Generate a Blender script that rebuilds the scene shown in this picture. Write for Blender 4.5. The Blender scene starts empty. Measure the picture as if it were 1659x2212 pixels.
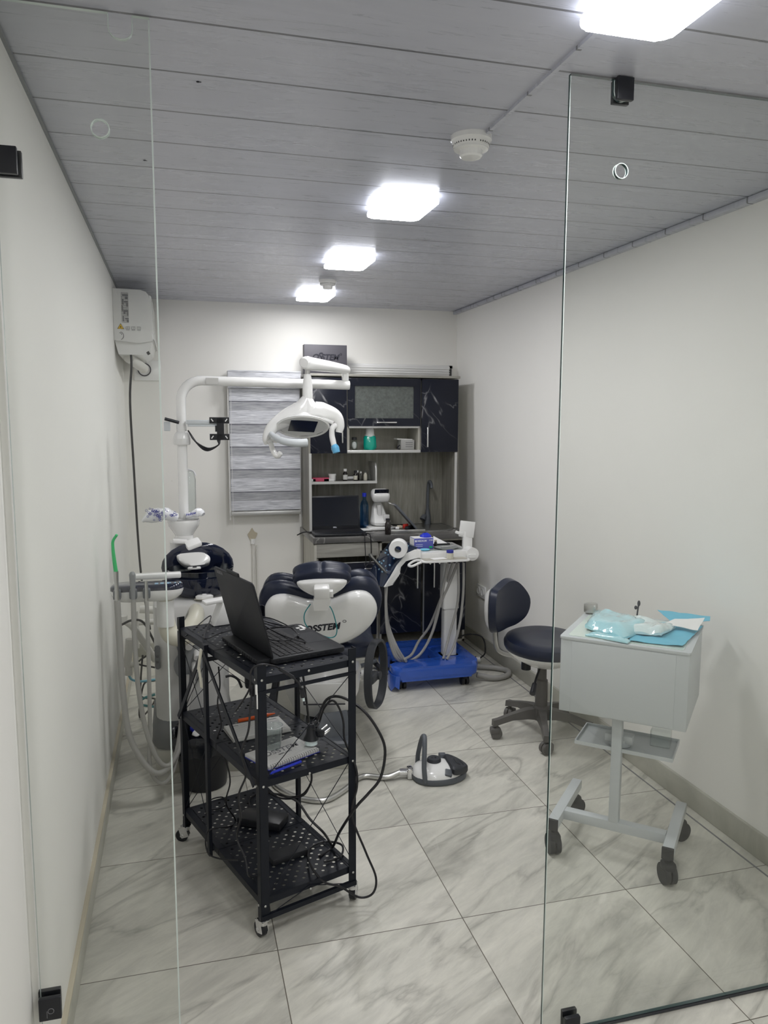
import bpy, bmesh, math, random
from mathutils import Vector, Matrix, noise
random.seed(7)
C = bpy.context.scene.collection
S = bpy.context.scene
PI = math.pi
# ---------------------------------------------------------------- camera
F, CH, YAW, PITCH, ROLL = 1657.22, 1.6075, 0.262534, 0.119296, 0.00321
HC = 2.386
cy_, sy_, cp_, sp_ = math.cos(YAW), math.sin(YAW), math.cos(PITCH), math.sin(PITCH)
FW = Vector((sy_*cp_, cy_*cp_, -sp_)); RT = Vector((cy_, -sy_, 0)); UP = RT.cross(FW)
RT, UP = RT*math.cos(ROLL)+UP*math.sin(ROLL), UP*math.cos(ROLL)-RT*math.sin(ROLL)
def W(px, py, X=None, Y=None, Z=None):
    """world point seen at a measured spot of the photograph, on a known plane"""
    d = FW*F + RT*(px-829.5) - UP*(py-1106)
    t = X/d.x if X is not None else (Y/d.y if Y is not None else (Z-CH)/d.z)
    return Vector((d.x*t, d.y*t, CH+d.z*t))
cam = bpy.data.cameras.new('camera'); co = bpy.data.objects.new('camera', cam); C.objects.link(co)
cam.sensor_fit = 'VERTICAL'; cam.sensor_height = 36; cam.lens = F/2212*36; cam.clip_start = .02
M3 = Matrix((RT, UP, -FW)).transposed().to_4x4(); M3.translation = Vector((0, 0, CH)); co.matrix_world = M3
S.camera = co
# ---------------------------------------------------------------- materials
def nt(m): return m.node_tree.nodes, m.node_tree.links
def mat(name, col, rough=.5, metal=0, spec=.5, coat=0, bump=0, bscale=200, trans=0, ior=1.45, alpha=1, var=0, vscale=4, emit=None, es=0):
    m = bpy.data.materials.new(name); m.use_nodes = True
    n, l = nt(m); b = n['Principled BSDF']
    b.inputs['Base Color'].default_value = (*col, 1); b.inputs['Roughness'].default_value = rough
    b.inputs['Metallic'].default_value = metal; b.inputs['Specular IOR Level'].default_value = spec
    b.inputs['Coat Weight'].default_value = coat; b.inputs['Coat Roughness'].default_value = .08
    b.inputs['Transmission Weight'].default_value = trans; b.inputs['IOR'].default_value = ior; b.inputs['Alpha'].default_value = alpha
    if emit: b.inputs['Emission Color'].default_value = (*emit, 1); b.inputs['Emission Strength'].default_value = es
    if bump or var:
        tc = n.new('ShaderNodeTexCoord')
    if bump:
        t = n.new('ShaderNodeTexNoise'); t.inputs['Scale'].default_value = bscale; l.new(tc.outputs['Object'], t.inputs['Vector'])
        bp = n.new('ShaderNodeBump'); bp.inputs['Strength'].default_value = bump; bp.inputs['Distance'].default_value = .003
        l.new(t.outputs['Fac'], bp.inputs['Height']); l.new(bp.outputs['Normal'], b.inputs['Normal'])
    if var:
        t = n.new('ShaderNodeTexNoise'); t.inputs['Scale'].default_value = vscale; t.inputs['Detail'].default_value = 6; l.new(tc.outputs['Object'], t.inputs['Vector'])
        r = n.new('ShaderNodeValToRGB'); r.color_ramp.elements[0].position = .3; r.color_ramp.elements[1].position = .7
        r.color_ramp.elements[0].color = (*[c*(1-var) for c in col], 1); r.color_ramp.elements[1].color = (*[min(1, c*(1+var*.4)) for c in col], 1)
        l.new(t.outputs['Fac'], r.inputs['Fac']); l.new(r.outputs['Color'], b.inputs['Base Color'])
    return m
def ramp(n, stops):
    r = n.new('ShaderNodeValToRGB'); e = r.color_ramp.elements
    e[0].position, e[0].color = stops[0][0], (*stops[0][1], 1); e[1].position, e[1].color = stops[-1][0], (*stops[-1][1], 1)
    for p, c in stops[1:-1]:
        x = e.new(p); x.color = (*c, 1)
    return r
def mth(n, l, op, a, b=None, c=None):
    x = n.new('ShaderNodeMath'); x.operation = op
    for i, v in enumerate((a, b, c)):
        if v is None: continue
        if isinstance(v, (int, float)): x.inputs[i].default_value = v
        else: l.new(v, x.inputs[i])
    return x.outputs[0]
def mixc(n, l, f, a, b, mode='MIX'):
    x = n.new('ShaderNodeMix'); x.data_type = 'RGBA'; x.blend_type = mode
    for k, v in ((0, f), (6, a), (7, b)):
        if isinstance(v, (int, float)): x.inputs[k].default_value = v
        elif isinstance(v, tuple): x.inputs[k].default_value = (*v, 1)
        else: l.new(v, x.inputs[k])
    return x.outputs[2]
def coords(n, l, scale=(1, 1, 1), rot=(0, 0, 0), loc=(0, 0, 0)):
    tc = n.new('ShaderNodeTexCoord'); mp = n.new('ShaderNodeMapping'); mp.inputs['Scale'].default_value = scale
    mp.inputs['Rotation'].default_value = rot; mp.inputs['Location'].default_value = loc
    l.new(tc.outputs['Object'], mp.inputs['Vector']); return mp.outputs[0], tc.outputs['Object']
def nse(n, l, vec, scale, detail=5, rough=.55, dist=0):
    t = n.new('ShaderNodeTexNoise'); t.inputs['Scale'].default_value = scale; t.inputs['Detail'].default_value = detail
    t.inputs['Roughness'].default_value = rough; t.inputs['Distortion'].default_value = dist
    l.new(vec, t.inputs['Vector']); return t.outputs['Fac']
def marble_floor():
    m = bpy.data.materials.new('floor_tile'); m.use_nodes = True; n, l = nt(m); b = n['Principled BSDF']
    tc = n.new('ShaderNodeTexCoord'); sx = n.new('ShaderNodeSeparateXYZ'); l.new(tc.outputs['Object'], sx.inputs[0])
    fx = mth(n, l, 'DIVIDE', mth(n, l, 'SUBTRACT', sx.outputs[0], .253-6), .6); fy = mth(n, l, 'DIVIDE', mth(n, l, 'SUBTRACT', sx.outputs[1], 2.174-6), .6)
    ix, iy = mth(n, l, 'FLOOR', fx), mth(n, l, 'FLOOR', fy)
    ax = mth(n, l, 'ABSOLUTE', mth(n, l, 'SUBTRACT', mth(n, l, 'FRACT', fx), .5)); ay = mth(n, l, 'ABSOLUTE', mth(n, l, 'SUBTRACT', mth(n, l, 'FRACT', fy), .5))
    g = mth(n, l, 'GREATER_THAN', mth(n, l, 'MAXIMUM', ax, ay), .4975)
    cx = n.new('ShaderNodeCombineXYZ'); l.new(ix, cx.inputs[0]); l.new(iy, cx.inputs[1])
    wn = n.new('ShaderNodeTexWhiteNoise'); wn.noise_dimensions = '3D'; l.new(cx.outputs[0], wn.inputs['Vector'])
    sc = n.new('ShaderNodeVectorMath'); sc.operation = 'SCALE'; l.new(wn.outputs['Color'], sc.inputs[0]); sc.inputs['Scale'].default_value = 9
    ad = n.new('ShaderNodeVectorMath'); ad.operation = 'ADD'; l.new(tc.outputs['Object'], ad.inputs[0]); l.new(sc.outputs[0], ad.inputs[1])
    mp = n.new('ShaderNodeMapping'); mp.inputs['Rotation'].default_value = (0, 0, -.57); l.new(ad.outputs[0], mp.inputs['Vector'])
    mp2 = n.new('ShaderNodeMapping'); mp2.inputs['Scale'].default_value = (.62, 2.5, 1); l.new(mp.outputs[0], mp2.inputs['Vector'])
    v = mp2.outputs[0]
    cloud = nse(n, l, v, 2.2, 9, .68, .6); fine = nse(n, l, v, 8, 9, .72, .6)
    base = ramp(n, [(.30, (.49, .48, .43)), (.44, (.61, .60, .54)), (.56, (.67, .655, .59)), (.70, (.74, .72, .655))]); l.new(cloud, base.inputs[0])
    f2 = ramp(n, [(.35, (.86, .86, .86)), (.65, (1.05, 1.05, 1.04))]); l.new(fine, f2.inputs[0])
    c = mixc(n, l, 1.0, base.outputs[0], f2.outputs[0], 'MULTIPLY')
    vn = nse(n, l, v, 1.15, 6, .5, .9); vv = mth(n, l, 'ABSOLUTE', mth(n, l, 'SUBTRACT', vn, .5))
    vr = ramp(n, [(0, (1, 1, 1)), (.006, (.65, .65, .65)), (.030, (0, 0, 0))]); l.new(vv, vr.inputs[0])
    vm = mth(n, l, 'MULTIPLY', vr.outputs[0], mth(n, l, 'MULTIPLY', mth(n, l, 'POWER', nse(n, l, v, 3.1, 3), 1.3), 1.1))
    c = mixc(n, l, vm, c, (.20, .195, .17))
    vn2 = nse(n, l, v, 2.3, 6, .5, 1.2); vv2 = mth(n, l, 'ABSOLUTE', mth(n, l, 'SUBTRACT', vn2, .56))
    vr2 = ramp(n, [(0, (.16, .16, .16)), (.010, (0, 0, 0))]); l.new(vv2, vr2.inputs[0])
    c = mixc(n, l, vr2.outputs[0], c, (.74, .735, .69))
    c = mixc(n, l, g, c, (.14, .125, .10)); l.new(c, b.inputs['Base Color'])
    rr = mth(n, l, 'ADD', mth(n, l, 'MULTIPLY', cloud, .2), .22); l.new(mth(n, l, 'MAXIMUM', rr, mth(n, l, 'MULTIPLY', g, .8)), b.inputs['Roughness'])
    b.inputs['Specular IOR Level'].default_value = .4
    bp = n.new('ShaderNodeBump'); bp.inputs['Strength'].default_value = .5; bp.inputs['Distance'].default_value = .001
    l.new(mth(n, l, 'SUBTRACT', 1, g), bp.inputs['Height']); l.new(bp.outputs[0], b.inputs['Normal'])
    return m
def marble_wall_tile():
    m = bpy.data.materials.new('skirting_tile'); m.use_nodes = True; n, l = nt(m); b = n['Principled BSDF']
    v, o = coords(n, l, (1.5, 1.5, 1.5), (.4, .5, .3))
    r = ramp(n, [(.3, (.38, .375, .325)), (.5, (.47, .465, .41)), (.7, (.55, .54, .48))]); l.new(nse(n, l, v, 2.5, 8, .6, .8), r.inputs[0])
    l.new(r.outputs[0], b.inputs['Base Color']); b.inputs['Roughness'].default_value = .35; return m
def ceiling_mat():
    m = bpy.data.materials.new('ceiling_plank'); m.use_nodes = True; n, l = nt(m); b = n['Principled BSDF']
    tc = n.new('ShaderNodeTexCoord'); sx = n.new('ShaderNodeSeparateXYZ'); l.new(tc.outputs['Object'], sx.inputs[0])
    fy = mth(n, l, 'DIVIDE', mth(n, l, 'SUBTRACT', sx.outputs[1], 1.652-.234*20), .2345)
    a = mth(n, l, 'ABSOLUTE', mth(n, l, 'SUBTRACT', mth(n, l, 'FRACT', fy), .5)); g = mth(n, l, 'GREATER_THAN', a, .484)
    v, _ = coords(n, l, (.55, 5.5, 1)); s1 = nse(n, l, v, 2.3, 8, .65, .9); s2 = nse(n, l, v, 7, 6, .65, 1.5)
    r = ramp(n, [(.32, (.455, .465, .515)), (.48, (.485, .495, .555)), (.64, (.515, .525, .585))]); l.new(mth(n, l, 'ADD', mth(n, l, 'MULTIPLY', s1, .6), mth(n, l, 'MULTIPLY', s2, .4)), r.inputs[0])
    c = mixc(n, l, g, r.outputs[0], (.17, .17, .185)); l.new(c, b.inputs['Base Color'])
    rr = ramp(n, [(.4, (.27, .27, .27)), (.6, (.38, .38, .38))]); l.new(s2, rr.inputs[0]); l.new(rr.outputs[0], b.inputs['Roughness'])
    bp = n.new('ShaderNodeBump'); bp.inputs['Strength'].default_value = .6; bp.inputs['Distance'].default_value = .002
    h = mth(n, l, 'SUBTRACT', mth(n, l, 'MULTIPLY', s2, .06), g); l.new(h, bp.inputs['Height']); l.new(bp.outputs[0], b.inputs['Normal'])
    return m
def wall_mat(name, col):
    m = bpy.data.materials.new(name); m.use_nodes = True; n, l = nt(m); b = n['Principled BSDF']
    v, _ = coords(n, l); s = nse(n, l, v, .9, 4); t = nse(n, l, v, 14, 8, .7, .5)
    r = ramp(n, [(.3, tuple(c*.965 for c in col)), (.7, col)]); l.new(s, r.inputs[0])
    sp = ramp(n, [(.24, (.82, .81, .79)), (.30, (1, 1, 1))]); l.new(t, sp.inputs[0])
    l.new(mixc(n, l, 1.0, r.outputs[0], sp.outputs[0], 'MULTIPLY'), b.inputs['Base Color']); b.inputs['Roughness'].default_value = .6; b.inputs['Specular IOR Level'].default_value = .25
    bp = n.new('ShaderNodeBump'); bp.inputs['Strength'].default_value = .15; bp.inputs['Distance'].default_value = .004
    l.new(nse(n, l, v, 6, 3), bp.inputs['Height']); l.new(bp.outputs[0], b.inputs['Normal']); return m
def black_marble():
    m = bpy.data.materials.new('black_marble'); m.use_nodes = True; n, l = nt(m); b = n['Principled BSDF']
    c = None
    for k, (sc, rot, th, st) in enumerate([(1.7, .54, .0036, .75), (2.6, .75, .003, .45), (1.5, -.5, .003, .5)]):
        v0, _ = coords(n, l, (1, 1, 1), (0, rot, 0), (k*3.1, k, 1.7*k)); m2 = n.new('ShaderNodeMapping'); m2.inputs['Scale'].default_value = (2.3, 1, .8); l.new(v0, m2.inputs['Vector']); v = m2.outputs[0]
        q = mth(n, l, 'ABSOLUTE', mth(n, l, 'SUBTRACT', nse(n, l, v, sc, 4, .42, .12), .5))
        r = ramp(n, [(0, (st,)*3), (th, (st*.35,)*3), (th*3, (0, 0, 0))]); l.new(q, r.inputs[0])
        w = ramp(n, [(.42, (0, 0, 0)), (.6, (1, 1, 1))]); l.new(nse(n, l, v, 4.3, 2), w.inputs[0])
        f = mth(n, l, 'MULTIPLY', r.outputs[0], w.outputs[0]); c = f if c is None else mth(n, l, 'MAXIMUM', c, f)
    l.new(mixc(n, l, c, (.012, .014, .024), (.42, .42, .43)), b.inputs['Base Color'])
    b.inputs['Roughness'].default_value = .28; b.inputs['Specular IOR Level'].default_value = .25; return m
def grey_marble():
    m = bpy.data.materials.new('worktop_stone'); m.use_nodes = True; n, l = nt(m); b = n['Principled BSDF']
    v, _ = coords(n, l, (1, 2, 1), (0, 0, .4))
    r = ramp(n, [(.3, (.07, .07, .07)), (.6, (.13, .125, .12)), (.8, (.2, .195, .19))]); l.new(nse(n, l, v, 4, 7, .6, .5), r.inputs[0])
    q = mth(n, l, 'ABSOLUTE', mth(n, l, 'SUBTRACT', nse(n, l, v, 2.2, 5, .5, .8), .5)); k = ramp(n, [(0, (.6, .6, .6)), (.01, (0, 0, 0))]); l.new(q, k.inputs[0])
    l.new(mixc(n, l, k.outputs[0], r.outputs[0], (.4, .4, .38)), b.inputs['Base Color']); b.inputs['Roughness'].default_value = .25; return m
def wood(name, c1, c2, axis='Z', sc=1.0, blocks=False):
    m = bpy.data.materials.new(name); m.use_nodes = True; n, l = nt(m); b = n['Principled BSDF']
    s = {'Z': (14, 14, 1), 'X': (1, 14, 14)}[axis]
    v, o = coords(n, l, tuple(x*sc for x in s)); t = nse(n, l, v, 2.5, 8, .65, .8)
    r = ramp(n, [(.3, c1), (.7, c2)]); l.new(t, r.inputs[0]); c = r.outputs[0]
    if blocks:
        sx = n.new('ShaderNodeSeparateXYZ'); l.new(o, sx.inputs[0])
        ax = mth(n, l, 'ABSOLUTE', mth(n, l, 'SUBTRACT', mth(n, l, 'FRACT', mth(n, l, 'DIVIDE', sx.outputs[0], .3)), .5))
        az = mth(n, l, 'ABSOLUTE', mth(n, l, 'SUBTRACT', mth(n, l, 'FRACT', mth(n, l, 'DIVIDE', mth(n, l, 'ADD', sx.outputs[2], .02), .6)), .5))
        c = mixc(n, l, mth(n, l, 'MULTIPLY', mth(n, l, 'GREATER_THAN', mth(n, l, 'MAXIMUM', ax, az), .494), .45), c, (.06, .06, .05))
    l.new(c, b.inputs['Base Color']); b.inputs['Roughness'].default_value = .5; return m
def blind_mat():
    m = bpy.data.materials.new('zebra_fabric'); m.use_nodes = True; n, l = nt(m); b = n['Principled BSDF']
    v, o = coords(n, l, (3, 1, 60)); t = nse(n, l, v, 3, 7, .6, .6)
    r = ramp(n, [(.32, (.36, .37, .41)), (.5, (.60, .61, .65)), (.68, (.82, .83, .87))]); l.new(t, r.inputs[0])
    sx = n.new('ShaderNodeSeparateXYZ'); l.new(o, sx.inputs[0])
    fr = mth(n, l, 'FRACT', mth(n, l, 'DIVIDE', mth(n, l, 'SUBTRACT', .782+1.53, sx.outputs[2]), .153))
    k = ramp(n, [(0, (.18, .18, .2)), (.035, (.25, .25, .27)), (.05, (.60, .6, .6)), (.40, (.66, .66, .66)), (.43, (1, 1, 1)), (1, (1, 1, 1))]); k.color_ramp.interpolation = 'LINEAR'; l.new(fr, k.inputs[0])
    l.new(mixc(n, l, 1, r.outputs[0], k.outputs[0], 'MULTIPLY'), b.inputs['Base Color']); b.inputs['Roughness'].default_value = .8; return m
def glass_mat(name, tint=(.9, .95, .93), refl=1.0, base=0.04):
    m = bpy.data.materials.new(name); m.use_nodes = True; n, l = nt(m); n.remove(n['Principled BSDF'])
    tr = n.new('ShaderNodeBsdfTransparent'); tr.inputs[0].default_value = (*tint, 1); gl = n.new('ShaderNodeBsdfGlossy'); gl.inputs['Roughness'].default_value = .0
    fr = n.new('ShaderNodeFresnel'); ge = n.new('ShaderNodeNewGeometry'); l.new(mth(n, l, 'SUBTRACT', 1.5, mth(n, l, 'MULTIPLY', ge.outputs['Backfacing'], 1.5-1/1.5)), fr.inputs['IOR']); mx = n.new('ShaderNodeMixShader')
    l.new(mth(n, l, 'MULTIPLY', fr.outputs[0], refl), mx.inputs[0]); l.new(tr.outputs[0], mx.inputs[1]); l.new(gl.outputs[0], mx.inputs[2])
    l.new(mx.outputs[0], n['Material Output'].inputs[0]); return m
def perf_mat():
    m = bpy.data.materials.new('perforated_steel'); m.use_nodes = True; n, l = nt(m); b = n['Principled BSDF']
    b.inputs['Base Color'].default_value = (.012, .014, .020, 1); b.inputs['Roughness'].default_value = .45; b.inputs['Specular IOR Level'].default_value = .3
    tc = n.new('ShaderNodeTexCoord'); sx = n.new('ShaderNodeSeparateXYZ'); l.new(tc.outputs['Object'], sx.inputs[0])
    def dots(ox, oy):
        fx = mth(n, l, 'SUBTRACT', mth(n, l, 'FRACT', mth(n, l, 'DIVIDE', mth(n, l, 'ADD', sx.outputs[0], 3+ox), .036)), .5)
        fy = mth(n, l, 'SUBTRACT', mth(n, l, 'FRACT', mth(n, l, 'DIVIDE', mth(n, l, 'ADD', sx.outputs[1], 3+oy), .044)), .5)
        fx = mth(n, l, 'MULTIPLY', fx, .036); fy = mth(n, l, 'MULTIPLY', fy, .044)
        return mth(n, l, 'LESS_THAN', mth(n, l, 'ADD', mth(n, l, 'POWER', mth(n, l, 'ABSOLUTE', fx), 2), mth(n, l, 'POWER', mth(n, l, 'ABSOLUTE', fy), 2)), .0055**2)
    d = mth(n, l, 'MAXIMUM', dots(0, 0), dots(.018, .022))
    l.new(mth(n, l, 'SUBTRACT', 1, d), b.inputs['Alpha']); return m
M = dict(
    floor=marble_floor(), skirt=marble_wall_tile(), ceil=ceiling_mat(), wall=wall_mat('wall_paint', (.83, .82, .785)), wallw=wall_mat('wall_paint_side', (.86, .85, .82)),
    bmarble=black_marble(), stone=grey_marble(), wood=wood('grey_oak', (.17, .165, .14), (.36, .345, .30)), woodx=wood('grey_oak_across', (.24, .235, .21), (.44, .425, .38), 'X'),
    woodb=wood('grey_oak_boards', (.15, .145, .12), (.34, .33, .285), 'Z', 1, True), woodl=wood('pale_oak', (.40, .39, .34), (.58, .56, .50)), blind=blind_mat(),
    glass=glass_mat('pane_glass', (.968, .976, .964), 1.0), gedge=mat('pane_glass_edge', (.03, .065, .065), .12, spec=.8), gedgel=mat('pane_glass_edge_glint', (.62, .70, .67), .12, spec=.8),  # the pale edge colour stands in for light refracted at the glass edge
    cglass=glass_mat('clear_plastic', (.9, .93, .93), 1.4), perf=perf_mat(),
    white=mat('white_plastic', (.80, .80, .79), .22, coat=.4), white2=mat('white_enamel', (.74, .74, .73), .3, coat=.3), wmetal=mat('white_painted_steel', (.55, .58, .60), .35),
    tower=mat('pale_grey_plastic', (.58, .58, .57), .4), hose=mat('grey_hose', (.33, .325, .31), .45), hosed=mat('dark_grey_hose', (.22, .22, .21), .4),
    gdark=mat('slate_plastic', (.10, .11, .125), .4), gdark2=mat('charcoal_rubber', (.035, .038, .045), .5), greypl=mat('warm_grey_plastic', (.12, .115, .108), .5),
    navy=mat('navy_leatherette', (.011, .016, .036), .34, bump=.12, bscale=500), navyg=mat('navy_gloss', (.008, .012, .032), .08, coat=.5),
    black=mat('black_plastic', (.012, .013, .017), .35), blackm=mat('black_matt', (.018, .019, .022), .6), rackm=mat('black_powder_coat', (.009, .011, .017), .42, spec=.28), cable=mat('black_cable', (.010, .010, .013), .42),
    lid=mat('dark_anodised', (.017, .018, .021), .5, spec=.3), keys=mat('laptop_keys', (.012, .012, .014), .5), scr=mat('laptop_screen', (.004, .006, .014), .12),
    chrome=mat('chrome', (.75, .75, .76), .15, 1), steel=mat('brushed_steel', (.52, .52, .51), .3, 1), alu=mat('aluminium_strip', (.62, .62, .61), .4, .6), zinc=mat('zinc', (.6, .6, .58), .3, .9),
    blue=mat('blue_film', (.025, .10, .50), .22, coat=.6, bump=1.0, bscale=22), bluep=mat('blue_plastic', (.02, .04, .55), .4), teal=mat('teal_cord', (.0, .22, .24), .4),
    green=mat('green_plastic', (.0, .48, .13), .35), orange=mat('orange_plastic', (.78, .11, .01), .4), red=mat('red_plastic', (.5, .03, .02), .4), pink=mat('pink_card', (.62, .08, .16), .5),
    paper=mat('paper', (.66, .66, .64), .7), wpaper=mat('white_paper', (.8, .8, .79), .7), card=mat('grey_card', (.45, .45, .44), .6), ivory=mat('ivory_plastic', (.66, .64, .54), .35), pvc=mat('pvc_pipe', (.70, .69, .65), .4),
    drape=mat('blue_drape', (.16, .50, .66), .65, bump=.3, bscale=60), pouch=mat('pale_blue_pouch', (.42, .72, .79), .12, coat=1, bump=1.0, bscale=45), pouchw=mat('clear_pouch', (.68, .80, .81), .1, coat=1, bump=.9, bscale=35),
    bag=mat('sheer_bag', (.80, .81, .84), .2, coat=.6, bump=.8, bscale=40), amber=mat('dark_amber_glass', (.012, .008, .008), .1, coat=.5), mint=mat('mint_bag', (.0, .42, .32), .25, coat=.4, bump=.6, bscale=45),
    linen=mat('grey_box_card', (.075, .072, .085), .6), ink=mat('dark_ink', (.02, .02, .03), .5), ink2=mat('grey_ink', (.20, .20, .21), .6), inkl=mat('light_ink', (.75, .76, .85), .5), navyink=mat('blue_ink', (.03, .04, .30), .5),
    violet=mat('violet_box', (.10, .11, .42), .45), frost=mat('frosted_glass', (.13, .145, .135), .3, bump=1.0, bscale=120, var=.3, vscale=60), cling=mat('bin_liner', (.006, .008, .014), .22, coat=.4, bump=1.0, bscale=30),
    scrn=mat('touch_panel', (.01, .02, .05), .1, coat=.5), lcd=mat('lit_icons', (.14, .26, .36), .3, emit=(.45, .7, .9), es=.08), wtop=mat('white_glass_top', (.66, .76, .70), .08, coat=.5), gtray=mat('grey_silicone_mat', (.30, .32, .31), .3), beige=mat('beige_mat', (.42, .40, .35), .5),
    mirror=mat('mirror', (.75, .76, .80), .03, 1), yellow=mat('warning_yellow', (.75, .48, .02), .5), sensor=mat('ivory_sensor', (.72, .72, .70), .4), stain=mat('filler_stain', (.52, .47, .36), .8), foam=mat('cotton', (.78, .78, .77), .9),
    lampw=mat('lamp_diffuser', (.9, .9, .9), .5, emit=(.985, .98, .985), es=46), lampf=mat('lamp_diffuser_dimmer', (.9, .9, .9), .5, emit=(.985, .98, .985), es=30), lamps=mat('lamp_diffuser_rim', (.9, .9, .9), .5, emit=(.88, .91, 1.0), es=7), smk=mat('grey_panel', (.24, .25, .26), .45), skin=mat('pale_blue_sleeve', (.12, .42, .68), .3, coat=.4), dry=mat('dark_grille', (.05, .05, .05), .6), bluebottle=glass_mat('blue_bottle', (.35, .6, .85), 1.3))
# ---------------------------------------------------------------- mesh builder
def catmull(pts, sub=6, closed=False):
    P = [Vector(p) for p in pts]; n = len(P)
    if n < 3: return P
    out = []
    rng = range(n) if closed else range(n-1)
    for i in rng:
        p0 = P[(i-1) % n] if (closed or i > 0) else P[0]*2-P[1]; p1 = P[i]; p2 = P[(i+1) % n]
        p3 = P[(i+2) % n] if (closed or i < n-2) else P[-1]*2-P[-2]
        for k in range(sub):
            t = k/sub; out.append(.5*((2*p1)+(p2-p0)*t+(2*p0-5*p1+4*p2-p3)*t*t+(3*p1-p0-3*p2+p3)*t**3))
    if not closed: out.append(P[-1])
    return out
class B:
    def __init__(s): s.bm = bmesh.new(); s.mi = 0
    def _x(s, vs, M_):
        if M_ is not None: bmesh.ops.transform(s.bm, matrix=M_, verts=vs)
    def face(s, vs):
        try: f = s.bm.faces.new(vs); f.material_index = s.mi; return f
        except ValueError: return None
    def box(s, c, d, rot=None, bev=0, seg=2, M_=None):
        r = bmesh.ops.create_cube(s.bm, size=1); vs = r['verts']
        bmesh.ops.scale(s.bm, vec=d, verts=vs)
        fs = list({f for v in vs for f in v.link_faces})
        if bev > 0:
            es = list({e for v in vs for e in v.link_edges}); rr = bmesh.ops.bevel(s.bm, geom=es, offset=min(bev, .49*min(d)), segments=seg, profile=.5, affect='EDGES')
            vs = list({v for f in rr['faces'] for v in f.verts} | {v for v in vs if v.is_valid}); 
        vs = s._island(vs)
        for f in {f for v in vs for f in v.link_faces}: f.material_index = s.mi
        T = Matrix.Translation(Vector(c))
        if rot is not None: T = T @ (Matrix.Rotation(rot[2], 4, 'Z') @ Matrix.Rotation(rot[1], 4, 'Y') @ Matrix.Rotation(rot[0], 4, 'X'))
        if M_ is not None: T = M_ @ T
        bmesh.ops.transform(s.bm, matrix=T, verts=vs); return s
    def _island(s, vs):
        seen = set(v for v in vs if v.is_valid); st = list(seen)
        while st:
            v = st.pop()
            for e in v.link_edges:
                o = e.other_vert(v)
                if o not in seen: seen.add(o); st.append(o)
        return list(seen)
    def rings(s, rings, cap0=True, cap1=True, M_=None):
        R_ = [[s.bm.verts.new(p) for p in r] for r in rings]; n = len(R_[0])
        for a, b in zip(R_, R_[1:]):
            for i in range(n): s.face((a[i], a[(i+1) % n], b[(i+1) % n], b[i]))
        if cap0: s.face(R_[0][::-1])
        if cap1: s.face(R_[-1])
        s._x([v for r in R_ for v in r], M_); return s
    def tube(s, pts, r, n=8, sub=5, closed=False, flat=None, M_=None):
        P = catmull(pts, sub, closed) if sub > 1 else [Vector(p) for p in pts]
        m = len(P); rs = r if isinstance(r, (list, tuple)) else [r]*2; out = []; up = None
        for i, p in enumerate(P):
            t = ((P[(i+1) % m]-P[i-1]) if closed else (P[min(i+1, m-1)]-P[max(i-1, 0)]))
            if t.length < 1e-9: t = Vector((0, 0, 1))
            t.normalize()
            if up is None: up = Vector((0, 0, 1)) if abs(t.z) < .9 else Vector((0, 1, 0))
            up = (up-t*up.dot(t)); up.normalize(); sd = t.cross(up)
            u = i/(m-1)*(len(rs)-1); k = min(int(u), len(rs)-2); rr = rs[k]+(rs[k+1]-rs[k])*(u-k)
            fl = flat or 1
            out.append([p+sd*math.cos(a)*rr+up*math.sin(a)*rr*fl for a in [2*PI*j/n for j in range(n)]])
        if closed: out.append(out[0]); 
        return s.rings(out, not closed, not closed, M_)
    def cyl(s, p0, p1, r0, r1=None, n=20, M_=None):
        return s.tube([p0, p1], [r0, r0 if r1 is None else r1], n, 1, M_=M_)
    def lathe(s, prof, loc=(0, 0, 0), n=32, M_=None, sx=1, sy=1, cap=True):
        L = Vector(loc); rg = [[L+Vector((max(r, 1e-4)*sx*math.cos(2*PI*j/n), max(r, 1e-4)*sy*math.sin(2*PI*j/n), z)) for j in range(n)] for r, z in prof]
        return s.rings(rg, cap, cap, M_)
    def ell(s, c, d, M_=None, n=24):
        return s.lathe([(math.cos(a)*1, math.sin(a)) for a in [(-.5+i/12)*PI for i in range(13)]], (0, 0, 0), n, (M_ or Matrix()) @ Matrix.Translation(c) @ Matrix.Diagonal((*d, 1)))
    def prism(s, out, t, M_=None, bev=0, seg=2):
        """outline in local xy, extruded from z=0 to z=t; M_ places it"""
        vs = [s.bm.verts.new((p[0], p[1], 0)) for p in out]; nv = [s.bm.verts.new((p[0], p[1], t)) for p in out]; n_ = len(vs); al = vs+nv
        s.face(vs[::-1]); s.face(nv)
        for i in range(n_): s.face((vs[i], vs[(i+1) % n_], nv[(i+1) % n_], nv[i]))
        if bev:
            es = [e for e in {e for v in al for e in v.link_edges} if abs(e.verts[0].co.z-e.verts[1].co.z) < 1e-6]
            rr = bmesh.ops.bevel(s.bm, geom=es, offset=bev, segments=seg, profile=.5, affect='EDGES')
            al = s._island([v for v in al if v.is_valid]+[v for f in rr['faces'] for v in f.verts])
        for f in {f for v in al if v.is_valid for f in v.link_faces}: f.material_index = s.mi
        s._x([v for v in al if v.is_valid], M_); return s
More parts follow.
